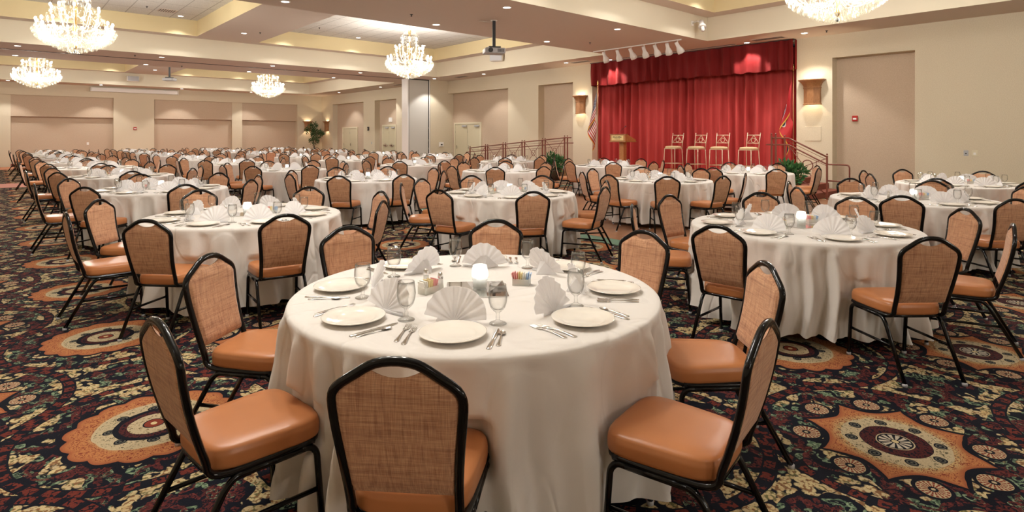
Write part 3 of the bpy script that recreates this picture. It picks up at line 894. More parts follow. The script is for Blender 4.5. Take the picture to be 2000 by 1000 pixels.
# centrepieces
def make_candle():
    r = empty('candle_holder')
    b = new(M_cutglass)
    n = 20; prof = [(.030, 0), (.034, .004), (.036, .03), (.040, .05), (.035, .054), (.041, .060), (.043, .08), (.034, .118), (.0325, .118), (.039, .08), (.036, .060), (.030, .05), (.026, .010), (.0, .010)]
    vs = []; 
    for i, (q, z) in enumerate(prof):
        for k in range(n): 
            a = 2*PI*k/n+(.15 if i % 2 else 0); rr = q*(1+.05*(k % 2)); vs.append((rr*math.cos(a), rr*math.sin(a), z))
    b.add(vs, [(i*n+k, i*n+(k+1) % n, (i+1)*n+(k+1) % n, (i+1)*n+k) for i in range(len(prof)-1) for k in range(n)]+[tuple(range(n))[::-1]], False)
    b.build('glass_cup', r)
    new(M_flame).lathe([(.012, .055), (.019, .065), (.021, .085), (.014, .105), (.0, .112)], 10).build('flame', r)
    new(M_white).lathe([(.018, .012), (.018, .054)], 12).build('tea_light', r)
    return r
def make_caddy(order):
    r = empty('sugar_caddy')
    b = new(M_cutglass)
    for x0, x1, y0, y1, z0, z1 in ((-.045, .045, -.028, .028, 0, .004), (-.045, -.042, -.028, .028, .004, .042), (.042, .045, -.028, .028, .004, .042), (-.042, .042, -.028, -.025, .004, .034), (-.042, .042, .025, .028, .004, .034)):
        b.box(x0, x1, y0, y1, z0, z1)
    b.build('glass_box', r)
    for i in range(9):
        m = order[i*len(order)//9]; q = new(m)
        x = -.036+i*.009; M_ = Matrix.Translation((x, 0, .006)) @ Matrix.Rotation((i-4)*.06, 4, 'Y')
        q.box(-.0025, .0025, -.021, .021, 0, .058+.004*(i % 2), M_); q.build('packet', r)
    return r
def make_shaker(fill):
    r = empty('shaker')
    new(M_cutglass).lathe([(.019, 0), (.020, .003), (.0155, .03), (.0135, .062), (.0, .062)], 10, smooth=False).build('glass_body', r)
    new(fill).lathe([(.012, .004), (.0115, .035)], 10).build('contents', r)
    new(M_chrome).lathe([(.0145, .060), (.0145, .074), (.011, .086), (.006, .091), (.0, .092)], 14).build('metal_cap', r)
    return r
candle0 = make_candle(); reg(candle0)
caddyP = make_caddy([M_packet, M_yellow, M_pink]); reg(caddyP)
caddyB = make_caddy([M_pink, M_yellow, M_packet, M_blue]); reg(caddyB)
salt0 = make_shaker(M_salt); reg(salt0); pepper0 = make_shaker(M_pepper); reg(pepper0)
chair0 = make_chair(); reg(chair0)
FARCHAIR = far_chair_mesh()
used = set()
def inst(proto, loc, rz, parent=None):
    if proto.name in used: o = copy_tree(proto)
    else: used.add(proto.name); o = proto
    o.location = loc; o.rotation_euler.z = rz; return o
def single(name, me, loc, rz):
    o = bpy.data.objects.new(name, me); COL.objects.link(o); o.location = loc; o.rotation_euler.z = rz; return o

ORD = ['first', 'second', 'third', 'fourth', 'fifth', 'sixth', 'seventh', 'eighth', 'ninth']
LINE = ['aisle line', 'second line', 'third line', 'stage-side line']
DIRN = ['curtain side', 'far curtain side', 'far side', 'far aisle side', 'aisle side', 'near aisle side', 'near side', 'near curtain side']
def tphrase(i, j):
    if (i, j) == (0, 0): return 'the frontmost table'
    return 'the %s table, %s' % (ORD[j] if i else ORD[j], LINE[i])
TABLES = {}
xs = [1.88, 5.15, 8.68, 12.2]
ys = [2.2, 6.1, 9.9, 13.85, 17.9, 21.9, 26.4, 30.2, 34.0]
for i in range(4):
    for j in range(9): TABLES[i, j] = (xs[i], ys[j])
TABLES[0, 0] = (1.84, 2.34); TABLES[1, 0] = (5.28, 2.13); TABLES[0, 1] = (1.87, 6.12); TABLES[1, 1] = (5.32, 6.05)
TABLES[0, 2] = (1.83, 9.95); TABLES[1, 2] = (5.13, 9.8); TABLES[2, 0] = (8.58, 2.1); TABLES[3, 0] = (11.95, 2.25)
TABLES[2, 1] = (8.98, 6.08); TABLES[3, 1] = (12.2, 6.02); TABLES[2, 2] = (8.68, 10.08); TABLES[3, 2] = (12.2, 9.85)
ANG = {(1, 1): [25, 73, 114, 148, 193, 240, 284, 328], (1, 0): [0, 37, 84, 127, 180, 232, 277, 319],
       (2, 0): [4, 46, 101, 141, 189, 231, 272, 318], (2, 1): [0, 48, 100, 144, 180, 218, 257, 295],
       (0, 0): [-1, 46, 90, 134, 180, 221.4, 273, 315], (0, 1): [-5, 43, 92, 140, 184, 225, 266, 313]}
RAD = {(0, 0): [1.40, 1.42, 1.46, 1.44, 1.42, 1.325, 1.44, 1.45]}
YAW = {(0, 0): [0, 0, 0, -4, 6, 2, 8, 4]}
n_ch = 0
for (i, j), (X, Y) in TABLES.items():
    rnd = random.Random(i*100+j)
    depth = .6645*X+.7473*Y
    near = depth < 12.5; cut = depth < 11
    tp = tphrase(i, j)
    rot = rnd.uniform(-.2, .2)
    if (i, j) in RAD or (depth < 9 and (i, j) in ANG):
        A_ = ANG[i, j]; RR_ = RAD.get((i, j), [1.42]*8)
        cl = single('tablecloth', cloth_mesh(i*3+j+21, 30, 420, [(math.radians(A_[k]), RR_[k]-.30-.215) for k in range(8)]), (X, Y, 0), 0)
    else: cl = single('tablecloth', (CLOTHS[(i+2*j) % 5] if near else CLOTH_FAR[(i+j) % 3]), (X, Y, 0), rnd.random()*6.28)
    tag(cl, 'white floor-length cloth draped over %s' % tp, 'tablecloth', 'white cloths on the round tables')
    for k in range(8):
        a = math.radians(ANG[i, j][k]) if (i, j) in ANG else k*PI/4+rnd.uniform(-.05, .05)
        R = (RAD[i, j][k] if (i, j) in RAD else 1.42+rnd.uniform(-.02, .05))-.30
        yaw = a+PI/2+(math.radians(YAW[i, j][k]) if (i, j) in YAW else rnd.uniform(-.10, .10))
        loc = (X+R*math.cos(a), Y+R*math.sin(a), 0)
        if near: o = inst(chair0, loc, yaw)
        else: o = single('banquet_chair', FARCHAIR, loc, yaw)
        tag(o, 'tan banquet chair on the %s of %s' % (DIRN[k], tp), 'chair', 'banquet chairs around the round tables'); n_ch += 1
        # place setting, at the seat's angle
        sa = math.radians(ANG[i, j][k])*.5+k*PI/8 if (i, j) in ANG else k*PI/4
        sa += rot*.2+rnd.uniform(-.03, .03)
        u = Vector((math.cos(sa), math.sin(sa), 0)); rt = Vector((math.sin(sa), -math.cos(sa), 0))*-1
        rt = Vector((-u.y, u.x, 0))            # to the right hand of someone facing the middle
        C0 = Vector((X, Y, TZ+.0005))
        def at(rad, side): return C0+u*rad+rt*side
        fy = sa+PI/2                            # local +Y points to the middle
        seat = '%s of %s' % (DIRN[k], tp)
        pl = single('dinner_plate', PLATE[0 if near else 1], at(.70+rnd.uniform(-.01, .01), rnd.uniform(-.01, .01)), rnd.random()*6)
        tag(pl, 'white china plate at the '+seat, 'plate', 'dinner plates on the round tables')
        gb = single('water_goblet', GOB[0 if near else 1], at(.535+rnd.uniform(-.01, .01), .155+rnd.uniform(-.01, .015)), 0)
        tag(gb, 'empty stemmed goblet at the '+seat, 'glass', 'water goblets on the round tables')
        nm = NAPK[0][rnd.randrange(4)] if near else NAPK[1][0]
        nk = single('fan_napkin', nm, at(.535, rnd.uniform(-.02, .01)), fy+PI+rnd.choice((rnd.uniform(-.2, .2), rnd.uniform(-.45, .45))))
        tag(nk, 'white fan-folded napkin at the '+seat, 'napkin', 'fan napkins on the round tables')
        if cut:
            for nmn, me, s_, rr, lab in (('dinner_fork', FORK, -.165, .70, 'inner'), ('dinner_fork', FORK, -.200, .685, 'outer'), ('dinner_knife', KNIFE, .168, .705, 'steel'), ('teaspoon', SPOON, .198, .71, 'small steel')):
                q = single(nmn, me, at(rr+rnd.uniform(-.008, .008), s_+rnd.uniform(-.004, .004)), fy+rnd.uniform(-.07, .07))
                kind = {'dinner_fork': 'fork', 'dinner_knife': 'knife', 'teaspoon': 'spoon'}[nmn]
                tag(q, '%s %s at the %s' % (lab, 'dinner '+kind if kind != 'spoon' else 'teaspoon', seat), kind, kind+'s laid on the round tables' if kind != 'knife' else 'knives laid on the round tables')
    ca = -2.24+rnd.uniform(-.3, .3) if (i, j) != (0, 0) else -2.30
    ct = Vector((X, Y, TZ+.0005))
    def off(fwd, side):            # fwd: away from the door end, side: across
        return ct+Vector((math.cos(ca+PI), math.sin(ca+PI), 0))*fwd+Vector((math.cos(ca+PI/2), math.sin(ca+PI/2), 0))*side
    base_z = 0
    if cut:
        mi = new(M_mirror).bbox(-.15, .15, -.15, .15, 0, .005, .0015).build('mirror_tile', None, ct, ca+PI/2+.12)
        tag(mi, 'square mirror tile in the middle of '+tp, 'mirror', 'mirror tiles under the candles'); base_z = .0055
    o = inst(candle0, ct+Vector((.02, .0, base_z)), 0)
    tag(o, 'glowing cut-glass candle holder in the middle of '+tp, 'candle', 'candle holders on the round tables')
    if near:
        o = inst(caddyP, off(-.06, -.24), ca+PI/2+.9); tag(o, 'glass caddy of pink sugar packets beside shakers on '+tp, 'sugar caddy', 'sugar caddies')
        o = inst(caddyB, off(.10, .23), ca+PI/2-.2); tag(o, 'glass caddy with blue packets on '+tp, 'sugar caddy', 'sugar caddies')
        o = inst(salt0, off(-.01, -.185), 0); tag(o, 'salt shaker with metal cap on '+tp, 'shaker', 'salt shakers')
        o = inst(pepper0, off(.07, -.27), 0); tag(o, 'dark-filled pepper shaker with metal cap on '+tp, 'shaker', 'pepper shakers')

# ---------------------------------------------------------------- stage
SZ = .45
structure(new(M_stagewood).box(16.75, 17.88, 6.88, 14.28, 0, SZ).build('floor_stage'))
st = tag(new(M_stagewood).bbox(14.98, 16.745, 6.66, 14.29, .0, SZ, .01).build('stage'), 'low wooden stage platform in front of the red curtain', 'stage')
def curtain(mb, X, y0, y1, ztop, zbot, per, amp, seed, rag=0, thick=.006):
    rnd = random.Random(seed); n = int((y1-y0)/per)*8; rows = 10
    ws = [rnd.uniform(.6, 1.4) for _ in range(n)]; ph = rnd.random()*6
    def pt(u, v, o):
        y = y0+(y1-y0)*u
        w = (y/per)*2*PI+1.3*math.sin(y*1.7+ph)+.6*math.sin(y*4.3)
        a = amp*(.75+.35*math.sin(y*2.9+ph))*(.75+.45*v)
        x = X-a*(math.cos(w)+.25*math.cos(2*w+1))+.02*math.sin(y*9+4*v)
        zb = zbot+rag*math.sin(w*.5+2*math.sin(y*3))
        return Vector((x+o, y, ztop+(zb-ztop)*v))
    mb.grid(lambda u, v: pt(u, v, 0), n, rows)
    g = MB(); g.grid(lambda u, v: pt(u, v, thick), n, rows)
    mb.add(g.v, [f[::-1] for f in g.f]); return mb
tag(curtain(new(M_curtain), 17.1, 6.66, 14.5, 4.1, SZ+.01, .30, .12, 1).build('stage_curtain'), 'long pleated red velvet curtain closing the back of the stage', 'curtain')
va = empty('curtain_valance', (0, 0, 0)); tag(va, 'short pleated red valance hanging across the top of the stage', 'valance')
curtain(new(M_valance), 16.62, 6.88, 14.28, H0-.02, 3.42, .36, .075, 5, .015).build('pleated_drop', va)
vr = new(M_valance)
for yy in (6.86, 14.28):
    def rt_(u, v, yy=yy): return Vector((16.66+.34*u, yy+.02*math.sin(u*14), H0-.02+(3.42-H0+.02)*v))
    vr.grid(rt_, 12, 4)
vr.build('side_return', va)
new(M_dark).box(16.6, 16.75, 6.87, 14.29, H0-.02, H0-.004).build('curtain_rail', va)
sl = empty('slot_diffuser', (16.35, 10.65, H0)); tag(sl, 'long black and white slot diffuser in the ceiling before the valance', 'air diffuser')
new(M_dark).box(-.05, .02, -2.2, 2.2, -.006, 0).build('slot', sl); new(M_white).box(.02, .06, -2.2, 2.2, -.01, 0).build('flange', sl)

# lectern
lc = empty('lectern', (16.0, 12.3, SZ)); tag(lc, 'wooden lectern with a gold sign standing at the flag end of the stage', 'lectern')
b = new(M_lectern)
b.prism([(-.29, .92), (.29, .92), (.29, .98), (-.18, 1.16), (-.29, 1.16)], -.32, .32, Matrix(((1, 0, 0, 0), (0, 0, 1, 0), (0, 1, 0, 0), (0, 0, 0, 1))))
b.build('reading_desk', lc)
new(M_lectern).bbox(-.09, .09, -.09, .09, .06, .92, .01).build('pedestal', lc)
new(M_lectern).bbox(-.28, .28, -.26, .26, 0, .06, .01).build('base', lc)
mz = new(M_oak).box(-.31, .31, -.34, .34, .90, .925).box(-.31, -.16, -.34, .34, 1.155, 1.175); mz.build('moulding', lc)
sg = new(M_plate).box(-.30, -.29, -.25, .25, .955, 1.125).build('sign_plate', lc)
q = new(M_ink); rr = random.Random(2)
for ln, (z, h, y0, y1) in enumerate(((1.055, .03, .19, -.17), (1.0, .016, .12, -.12))):
    y = y0
    while y > y1:
        wd = rr.uniform(.012, .03); q.box(-.304, -.30, y-wd, y, z, z+h*rr.uniform(.6, 1.2)); y -= wd+rr.choice((.008, .008, .02))
q.build('lettering', sg)
new(M_dark).tube(fillet([(.0, .12, 1.10), (-.02, .10, 1.28), (-.06, -.14, 1.42)], .08, 5), .006, 6).lathe([(.0, -.02), (.014, -.01), (.014, .03), (0, .04)], 8, (-.065, -.16, 1.42)).build('gooseneck_microphone', lc)

# bar stools (face -X)
def make_stool():
    r = empty('bar_stool')
    b = new(M_stoolseat); N = 24
    def ol(k, s):
        a = 2*PI*k/N; c, d = math.cos(a), math.sin(a); return math.copysign(abs(c)**.6, c)*.21*s, math.copysign(abs(d)**.6, d)*.22*s
    rg = [(.96, .72), (1, .735), (1, .765), (.9, .785), (.5, .795)]
    b.add([(*ol(k, s), z) for s, z in rg for k in range(N)], [(i*N+k, i*N+(k+1) % N, (i+1)*N+(k+1) % N, (i+1)*N+k) for i in range(4) for k in range(N)]+[tuple(4*N+k for k in range(N)), tuple(range(N))[::-1]])
    b.build('seat', r)
    new(M_goldmetal).box(-.19, .19, -.2, .2, .70, .722).build('seat_frame', r)
    for s in (-1, 1):
        new(M_goldmetal).tube([(-.21, s*.21, 0), (-.185, s*.19, .71)], .012, 6).build('leg', r)
        new(M_goldmetal).tube([(.24, s*.21, 0), (.19, s*.19, .71)], .012, 6).build('leg', r)
    fr = new(M_goldmetal)
    for s in (-1, 1): fr.tube([(-.205, s*.206, .25), (.225, s*.205, .25)], .009, 6)
    fr.tube([(-.205, -.206, .25), (-.205, .206, .25)], .009, 6).tube([(.225, -.205, .25), (.225, .205, .25)], .009, 6)
    fr.build('foot_rail', r)
    bk = new(M_goldmetal)
    for s in (-1, 1):
        bk.tube([(.19, s*.19, .71), (.225, s*.195, .95), (.27, s*.20, 1.17)], .012, 6).sphere((.27, s*.20, 1.185), .016, 8, 6)
    bk.tube([(.265, -.2, 1.13), (.265, .2, 1.13)], .010, 6).tube([(.222, -.195, .90), (.222, .195, .90)], .010, 6)
    bk.tube([(.224, -.17, .91), (.262, 0, 1.12), (.224, .17, .91)], .009, 6)
    bk.tube([(.236+.014*math.sin(a), .062*math.cos(a), .985+.062*math.sin(a)) for a in [2*PI*k/16 for k in range(16)]], .008, 6, closed=True)
    bk.build('backrest', r)
    return r
st0 = make_stool(); reg(st0)
for k, (y, lab) in enumerate(((10.3, 'gold metal bar stool closest to the lectern'), (9.5, 'gold metal bar stool second from the lectern'), (8.75, 'gold metal bar stool third from the lectern'), (7.85, 'gold metal bar stool beside the stage steps'))):
    o = inst(st0, (15.95, y, SZ), random.uniform(-.12, .12)); tag(o, lab, 'bar stool', 'bar stools on the stage')

# flags
def flag_mat(kind):
    m = mk('flag_'+kind, (.5, .02, .03), .7); t = NT(m)
    uv = t.node('ShaderNodeAttribute'); uv.attribute_name = 'fuv'; s = t.node('ShaderNodeSeparateXYZ'); t.l.new(uv.outputs['Vector'], s.inputs[0])
    u, v = s.outputs[0], s.outputs[1]
    RED, WH, NV = (.40, .012, .018), (.58, .56, .53), (.010, .014, .055)
    if kind == 'us':
        st_ = t.m('GREATER_THAN', t.m('FRACT', t.m('ADD', t.m('MULTIPLY', v, 6.5), .0)), .5)
        col = t.mix(st_, RED, WH)
        can = t.m('MULTIPLY', t.m('LESS_THAN', v, 7/13), t.m('LESS_THAN', u, .40))
        vo = t.node('ShaderNodeTexVoronoi'); vo.inputs['Scale'].default_value = 1; vo.inputs['Randomness'].default_value = 0
        cb = t.node('ShaderNodeCombineXYZ'); t.put(cb.inputs[0], t.m('MULTIPLY', u, 26)); t.put(cb.inputs[1], t.m('MULTIPLY', v, 16)); t.l.new(cb.outputs[0], vo.inputs['Vector'])
        star = t.m('LESS_THAN', vo.outputs['Distance'], .27)
        col = t.mix(can, col, t.mix(star, NV, WH))
    else:
        du, dv = t.m('MULTIPLY', t.m('SUBTRACT', u, .44), 1.5), t.m('SUBTRACT', v, .5)
        d = t.m('SQRT', t.m('ADD', t.m('MULTIPLY', du, du), t.m('MULTIPLY', dv, dv)))
        col = t.mix(t.m('LESS_THAN', d, .27), RED, WH); col = t.mix(t.m('LESS_THAN', d, .24), col, NV)
        for a in (90, 210, 330):
            a = math.radians(a); x, y = .11*math.cos(a), .11*math.sin(a)
            e = t.m('SQRT', t.m('ADD', t.m('POWER', t.m('ABSOLUTE', t.m('SUBTRACT', du, x)), 2), t.m('POWER', t.m('ABSOLUTE', t.m('SUBTRACT', dv, y)), 2)))
            ang = t.m('ARCTAN2', t.m('SUBTRACT', dv, y), t.m('SUBTRACT', du, x))
            col = t.mix(t.m('LESS_THAN', e, t.m('MULTIPLY_ADD', t.m('SINE', t.m('MULTIPLY', ang, 5)), .022, .055)), col, WH)
        col = t.mix(t.m('GREATER_THAN', u, .90), col, WH); col = t.mix(t.m('GREATER_THAN', u, .92), col, NV)
    t.l.new(col, P(m).inputs['Base Color']); return m
def make_flag(kind, loc, lab, sgn):
    r = empty('flag_stand', loc); tag(r, lab, 'flag')
    new(M_brass).lathe([(.0, 0), (.11, 0), (.105, .03), (.05, .07), (.02, .12)], 20).build('base', r)
    new(M_oak).tube([(0, 0, .05), (0, 0, 2.95)], .014, 8).build('pole', r)
    new(M_brass).lathe([(.012, 2.95), (.03, 2.98), (.015, 3.02), (.035, 3.06), (.0, 3.15)], 10).build('finial', r)
    W, H = 1.5, 1.0
    b = new(flag_mat(kind)); fr = new(M_gold_fringe); NU, NV = 44, 30
    sd = Vector((-.747, .665, 0)); nd = Vector((.665, .747, 0))
    def pt(u, v):
        # limp drape: the hoist runs down the pole, the fly falls and gathers below it
        zz = 2.74-v*.95*(1-.35*u)-u*1.52
        sp = .03+.27*(.5-.5*math.cos(u*2*PI*1.15))**.7*(.55+.45*v)+.07*v
        return sd*sp+nd*(.055*math.sin(u*13+v*2.5)*min(1, .2+u*2))+Vector((0, 0, zz))
    b.grid(pt, NU, NV)
    uv = [(k/NU, v_/NV) for v_ in range(NV+1) for k in range(NU+1)]
    me = b.mesh('flag_cloth'); at_ = me.attributes.new('fuv', 'FLOAT_VECTOR', 'POINT')
    at_.data.foreach_set('vector', [c for p in uv for c in (p[0], p[1], 0)])
    o = bpy.data.objects.new('flag_cloth', me); COL.objects.link(o); o.parent = r
    fr.grid(lambda u, v: pt(1, u)+Vector((0, 0, -.05*v)), 30, 1).grid(lambda u, v: pt(u, 1)+Vector((0, 0, -.05*v)), 44, 1).build('gold_fringe', r)
make_flag('us', (16.45, 13.78, SZ), 'striped red and white flag with starred blue corner beside the wall lamp', 1)
make_flag('state', (16.84, 6.98, SZ), 'red flag with blue starred disc hanging at the steps end of the stage', -1)

# ramp railing (along x = 15.2) and ramp
def rail_posts(mb, x, y, z0, z1):
    mb.box(x-.018, x+.018, y-.018, y+.018, z0, z1); mb.sphere((x, y, z1+.035), .024, 8, 6)
rl = empty('ramp_railing', (15.2, 14.2, 0)); tag(rl, 'rust red metal railing with crossed bars and rings along the ramp', 'railing')
L_, NP = 5.6, 5
def rz_(y): return SZ*(1-y/L_)
for k in range(NP+1):
    y = L_*k/NP; z = rz_(y)
    for dy in ((-.07, .07) if 0 < k < NP else ((-.07, .07) if k == 0 else (0,))):
        pb = new(M_rail); rail_posts(pb, 0, y+dy, 0, z+1.07); pb.build('post', rl)
tr = new(M_rail).tube([(0, -.25, SZ+1.05), (0, 0, SZ+1.05), (0, L_, 1.05)], .02, 6); tr.build('top_rail', rl)
new(M_rail).tube(fillet([(0, -.35, SZ+.86), (0, 0, SZ+.86), (0, L_+.3, .86), (0, L_+.3, .3)], .08), .017, 6).build('hand_rail', rl)
for k in range(NP):
    ya, yb = L_*k/NP+.09, L_*(k+1)/NP-.09; za, zb = rz_(ya), rz_(yb)
    p = new(M_rail); ym = (ya+yb)/2; zm = (za+zb)/2+.60
    p.tube([(0, ya, za+1.03), (0, yb, zb+.12)], .009, 5).tube([(0, ya, za+.12), (0, yb, zb+1.03)], .009, 5)
    p.tube([(0, ym+.11*math.cos(2*PI*q/18), zm+.11*math.sin(2*PI*q/18)) for q in range(18)], .012, 5, closed=True)
    for dz in (.95, .76, .12): p.tube([(0, ya-.05, za+dz), (0, yb+.05, zb+dz)], .008, 5)
    for q in range(8):
        if 2 < q < 5: continue
        yy = ya+(yb-ya)*(q+.5)/8; p.tube([(0, yy, rz_(yy)+.12), (0, yy, rz_(yy)+.76)], .006, 5)
    p.build('crossed_panel', rl)
rp_ = new(M_steps); rp_.add([(15.0, 14.3, 0), (16.7, 14.3, 0), (16.7, 19.9, 0), (15.0, 19.9, 0), (15.0, 14.3, SZ), (16.7, 14.3, SZ), (16.7, 19.9, .01), (15.0, 19.9, .01)],
    [(0, 3, 2, 1), (4, 5, 6, 7), (0, 1, 5, 4), (1, 2, 6, 5), (2, 3, 7, 6), (3, 0, 4, 7)], False)
tag(rp_.build('stage_ramp'), 'carpeted ramp rising behind the railing to the stage', 'ramp')
# steps at the other end
sp = new(M_steps)
for k in range(3): sp.bbox(15.0, 16.7, 5.66+k*.33, 6.66, k*.15, (k+1)*.15, .008)
tag(sp.build('stage_steps'), 'short flight of rust carpeted steps beside the stage', 'steps')
rs = empty('step_railing', (15.2, 5.5, 0)); tag(rs, 'rust red metal railing with a ring beside the stage steps', 'railing')
for y, zb, zt in ((0, 0, 1.07), (1.02, SZ, SZ+1.07), (1.25, SZ, SZ+1.12), (1.36, SZ, SZ+1.12)):
    pb = new(M_rail); rail_posts(pb, 0, y, zb, zt); pb.build('post', rs)
new(M_rail).tube([(0, 0, 1.04), (0, .92, SZ+1.05), (0, 1.36, SZ+1.05)], .02, 6).build('top_rail', rs)
new(M_rail).tube(fillet([(0, -.5, .46), (0, -.5, .86), (0, 0, .86), (0, .92, SZ+.88), (0, 1.5, SZ+.88)], .08), .018, 6).tube([(0, -.5, .46), (0, 0, .46)], .018, 6).build('hand_rail', rs)
p = new(M_rail); p.tube([(0, .02, 1.0), (0, .95, .62)], .010, 5).tube([(0, .05, .12), (0, .92, SZ+.86)], .010, 5)
p.tube([(0, .46+.13*math.cos(2*PI*q/18), .82+.13*math.sin(2*PI*q/18)) for q in range(18)], .014, 5, closed=True)
p.tube([(0, 0, .97), (0, .95, SZ+.98)], .006, 5).tube([(0, 0, .82), (0, .95, SZ+.80)], .006, 5).tube([(0, 0, .14), (0, .95, SZ+.14)], .010, 5)
p.tube([(0, .25, .25), (0, .25, .95)], .008, 5).tube([(0, .7, .45), (0, .7, 1.15)], .008, 5).build('crossed_panel', rs)

# ---------------------------------------------------------------- plants
def leafy(b, c, r, n, size, rnd, flat=.55, up=.2):
    for _ in range(n):
        d = Vector((rnd.gauss(0, 1), rnd.gauss(0, 1), rnd.gauss(0, 1)*flat)).normalized()*r*(rnd.random()**.4)
        p0 = Vector(c)+d; dr = (d.normalized()+Vector((rnd.uniform(-.6, .6), rnd.uniform(-.6, .6), rnd.uniform(-.5, .5)+up))).normalized()
        sd = dr.cross(Vector((rnd.uniform(-1, 1), rnd.uniform(-1, 1), rnd.uniform(-1, 1)))).normalized(); L = size*rnd.uniform(.7, 1.3); w = L*.24
        nn = dr.cross(sd)*L*.08
        b.add([p0, p0+dr*L*.45+sd*w+nn, p0+dr*L, p0+dr*L*.45-sd*w+nn, p0+dr*L*.5-nn], [(0, 1, 4), (1, 2, 4), (2, 3, 4), (3, 0, 4)], True)
def plant(name, loc, lab, cat, tall):
    rnd = random.Random(len(lab)); r = empty(name, loc); tag(r, lab, cat)
    new(M_pot).lathe([(.0, 0), (.14, 0), (.19, .28), (.20, .30), (.17, .30), (.16, .26), (0, .26)], 20).build('pot', r)
    lf = new(M_leaf if tall else M_leaf2)
    if tall:
        tk = new(M_trunk)
        for k in range(3):
            a = k*2.1; tk.tube([(.04*math.cos(a), .04*math.sin(a), .24), (.03*math.cos(a+1), .03*math.sin(a+1), .8), (.12*math.cos(a+2), .12*math.sin(a+2), 1.4), (.22*math.cos(a+2), .22*math.sin(a+2), 2.0)], [.02, .018, .014, .006], 6)
        tk.build('trunk', r)
        for q, rr_, n in (((0, 0, 1.25), .30, 260), ((.12, -.15, 1.7), .38, 420), ((-.18, .15, 1.95), .34, 360), ((.0, .0, 2.25), .24, 200), ((.3, -.35, 1.75), .22, 120)): leafy(lf, q, rr_, n, .10, rnd)
    else:
        for q, rr_, n in (((0, 0, .45), .26, 260), ((-.10, .10, .62), .18, 130), ((.05, -.2, .55), .16, 90)): leafy(lf, q, rr_, n, .12, rnd, .8, .5)
    lf.build('foliage', r); return r
plant('potted_tree', (15.75, 37.4, 0), 'tall leafy potted tree in the far corner between two wall lamps', 'potted tree', True)
for lc_, lab_ in (((14.75, 14.3, 0), 'bushy green plant at the top end of the ramp railing'), ((14.68, 6.15, 0), 'bushy green plant beside the step railing and red flag')):
    plant('potted_plant', lc_, lab_, 'potted plant', False).scale = (.95, .95, 1.2)

# ---------------------------------------------------------------- wall lamps
sc_l = bpy.data.lights.new('wall_lamp_light', 'SPOT'); sc_l.energy = SCONCE_W; sc_l.color = (1, .78, .50); sc_l.spot_size = 1.75; sc_l.spot_blend = .25; sc_l.shadow_soft_size = .03
def make_sconce():
    r = empty('wall_lamp')        # back on x = 0, body toward -x, z = 0 at the bottom edge
    def layer(s, z): return [(0, -.26*s, z), (-.12*s, -.26*s, z), (-.24*s, 0-.10*s, z), (-.24*s, .10*s, z), (-.12*s, .26*s, z), (0, .26*s, z)]
    def hexa(mat, rows, name):
        b = new(mat); vs = [p for s, z in rows for p in layer(s, z)]; n = 6
        b.add(vs, [(i*n+k, (i+1)*n+k, (i+1)*n+(k+1) % n, i*n+(k+1) % n) for i in range(len(rows)-1) for k in range(n)], False)
        inn = [(x*.93, y*.93, z) for x, y, z in vs]
        b.add(inn, [(i*n+k, i*n+(k+1) % n, (i+1)*n+(k+1) % n, (i+1)*n+k) for i in range(len(rows)-1) for k in range(5)], False)
        for e in (0, len(rows)-1):
            b.add([vs[e*n+k] for k in range(6)]+[inn[e*n+k] for k in range(6)], [(k, (k+1) % 6, 6+(k+1) % 6, 6+k) for k in range(6)], False)
        b.build(name, r)
    hexa(M_oak, [(.80, .035), (.80, .46)], 'body')
    hexa(M_oak, [(.88, 0), (.88, .02), (.80, .035)], 'lower_moulding')
    hexa(M_oak, [(.80, .44), (.86, .45), (.86, .475), (.81, .485), (.84, .52), (.95, .58), (1.12, .635), (1.30, .66), (1.30, .685)], 'crown_moulding')
    new(M_bulb).sphere((-.11, 0, .40), .03, 8, 6).build('bulb', r)
    for z, rx in ((.50, PI), (.22, 0)):
        o = bpy.data.objects.new('wall_lamp_light', sc_l); COL.objects.link(o); o.parent = r; o.location = (-.10, 0, z); o.rotation_euler.x = rx
    return r
sc0 = make_sconce(); reg(sc0)
for (x, y, z, rz, lab) in ((XW, 14.85, 2.41, 0, 'wooden wall lamp between the striped flag and the ramp recess'), (XW, 6.42, 2.41, 0, 'wooden wall lamp beside the red flag and stage steps'),
                           (15.75, YB, 1.87, PI/2, 'distant wooden wall lamp behind the potted tree'), (XW, 37.55, 1.87, 0, 'distant wooden wall lamp on the wall beside the potted tree')):
    o = inst(sc0, (x, y, z), rz); tag(o, lab, 'wall lamp', 'wooden wall lamps')

# ---------------------------------------------------------------- projectors, speakers, track lights, screen, small fittings
def make_projector(drop):
    r = empty('ceiling_projector')
    new(M_offwhite).lathe([(.08, -.01), (.08, 0)], 16).build('ceiling_plate', r)
    new(M_dark).box(-.035, .035, -.02, .02, -drop, -.01).build('pole', r)
    new(M_dark).box(-.14, .14, -.12, .12, -drop-.03, -drop).tube([(-.12, -.1, -drop-.03), (-.16, -.14, -drop-.10)], .012, 5).tube([(.12, .1, -drop-.03), (.16, .14, -drop-.10)], .012, 5).build('bracket', r)
    bd = new(M_grey).bbox(-.24, .24, -.19, .19, -drop-.17, -drop-.04, .02).build('body', r)
    new(M_dark).lathe([(.05, 0), (.055, .05), (.04, .055), (0, .045)], 16, M=Matrix.Translation((-.12, -.19, -drop-.105)) @ Matrix.Rotation(PI/2, 4, 'X')).build('lens', bd)
    v = new(M_dark)
    for k in range(8): v.box(.05+k*.02, .06+k*.02, -.194, -.19, -drop-.14, -drop-.07)
    v.build('vent', bd)
    return r
p0 = make_projector(.62); reg(p0)
o = inst(p0, (8.76, 10.49, H0), -.5); tag(o, 'silver projector hanging from the ceiling before the curtain', 'projector', 'ceiling projectors')
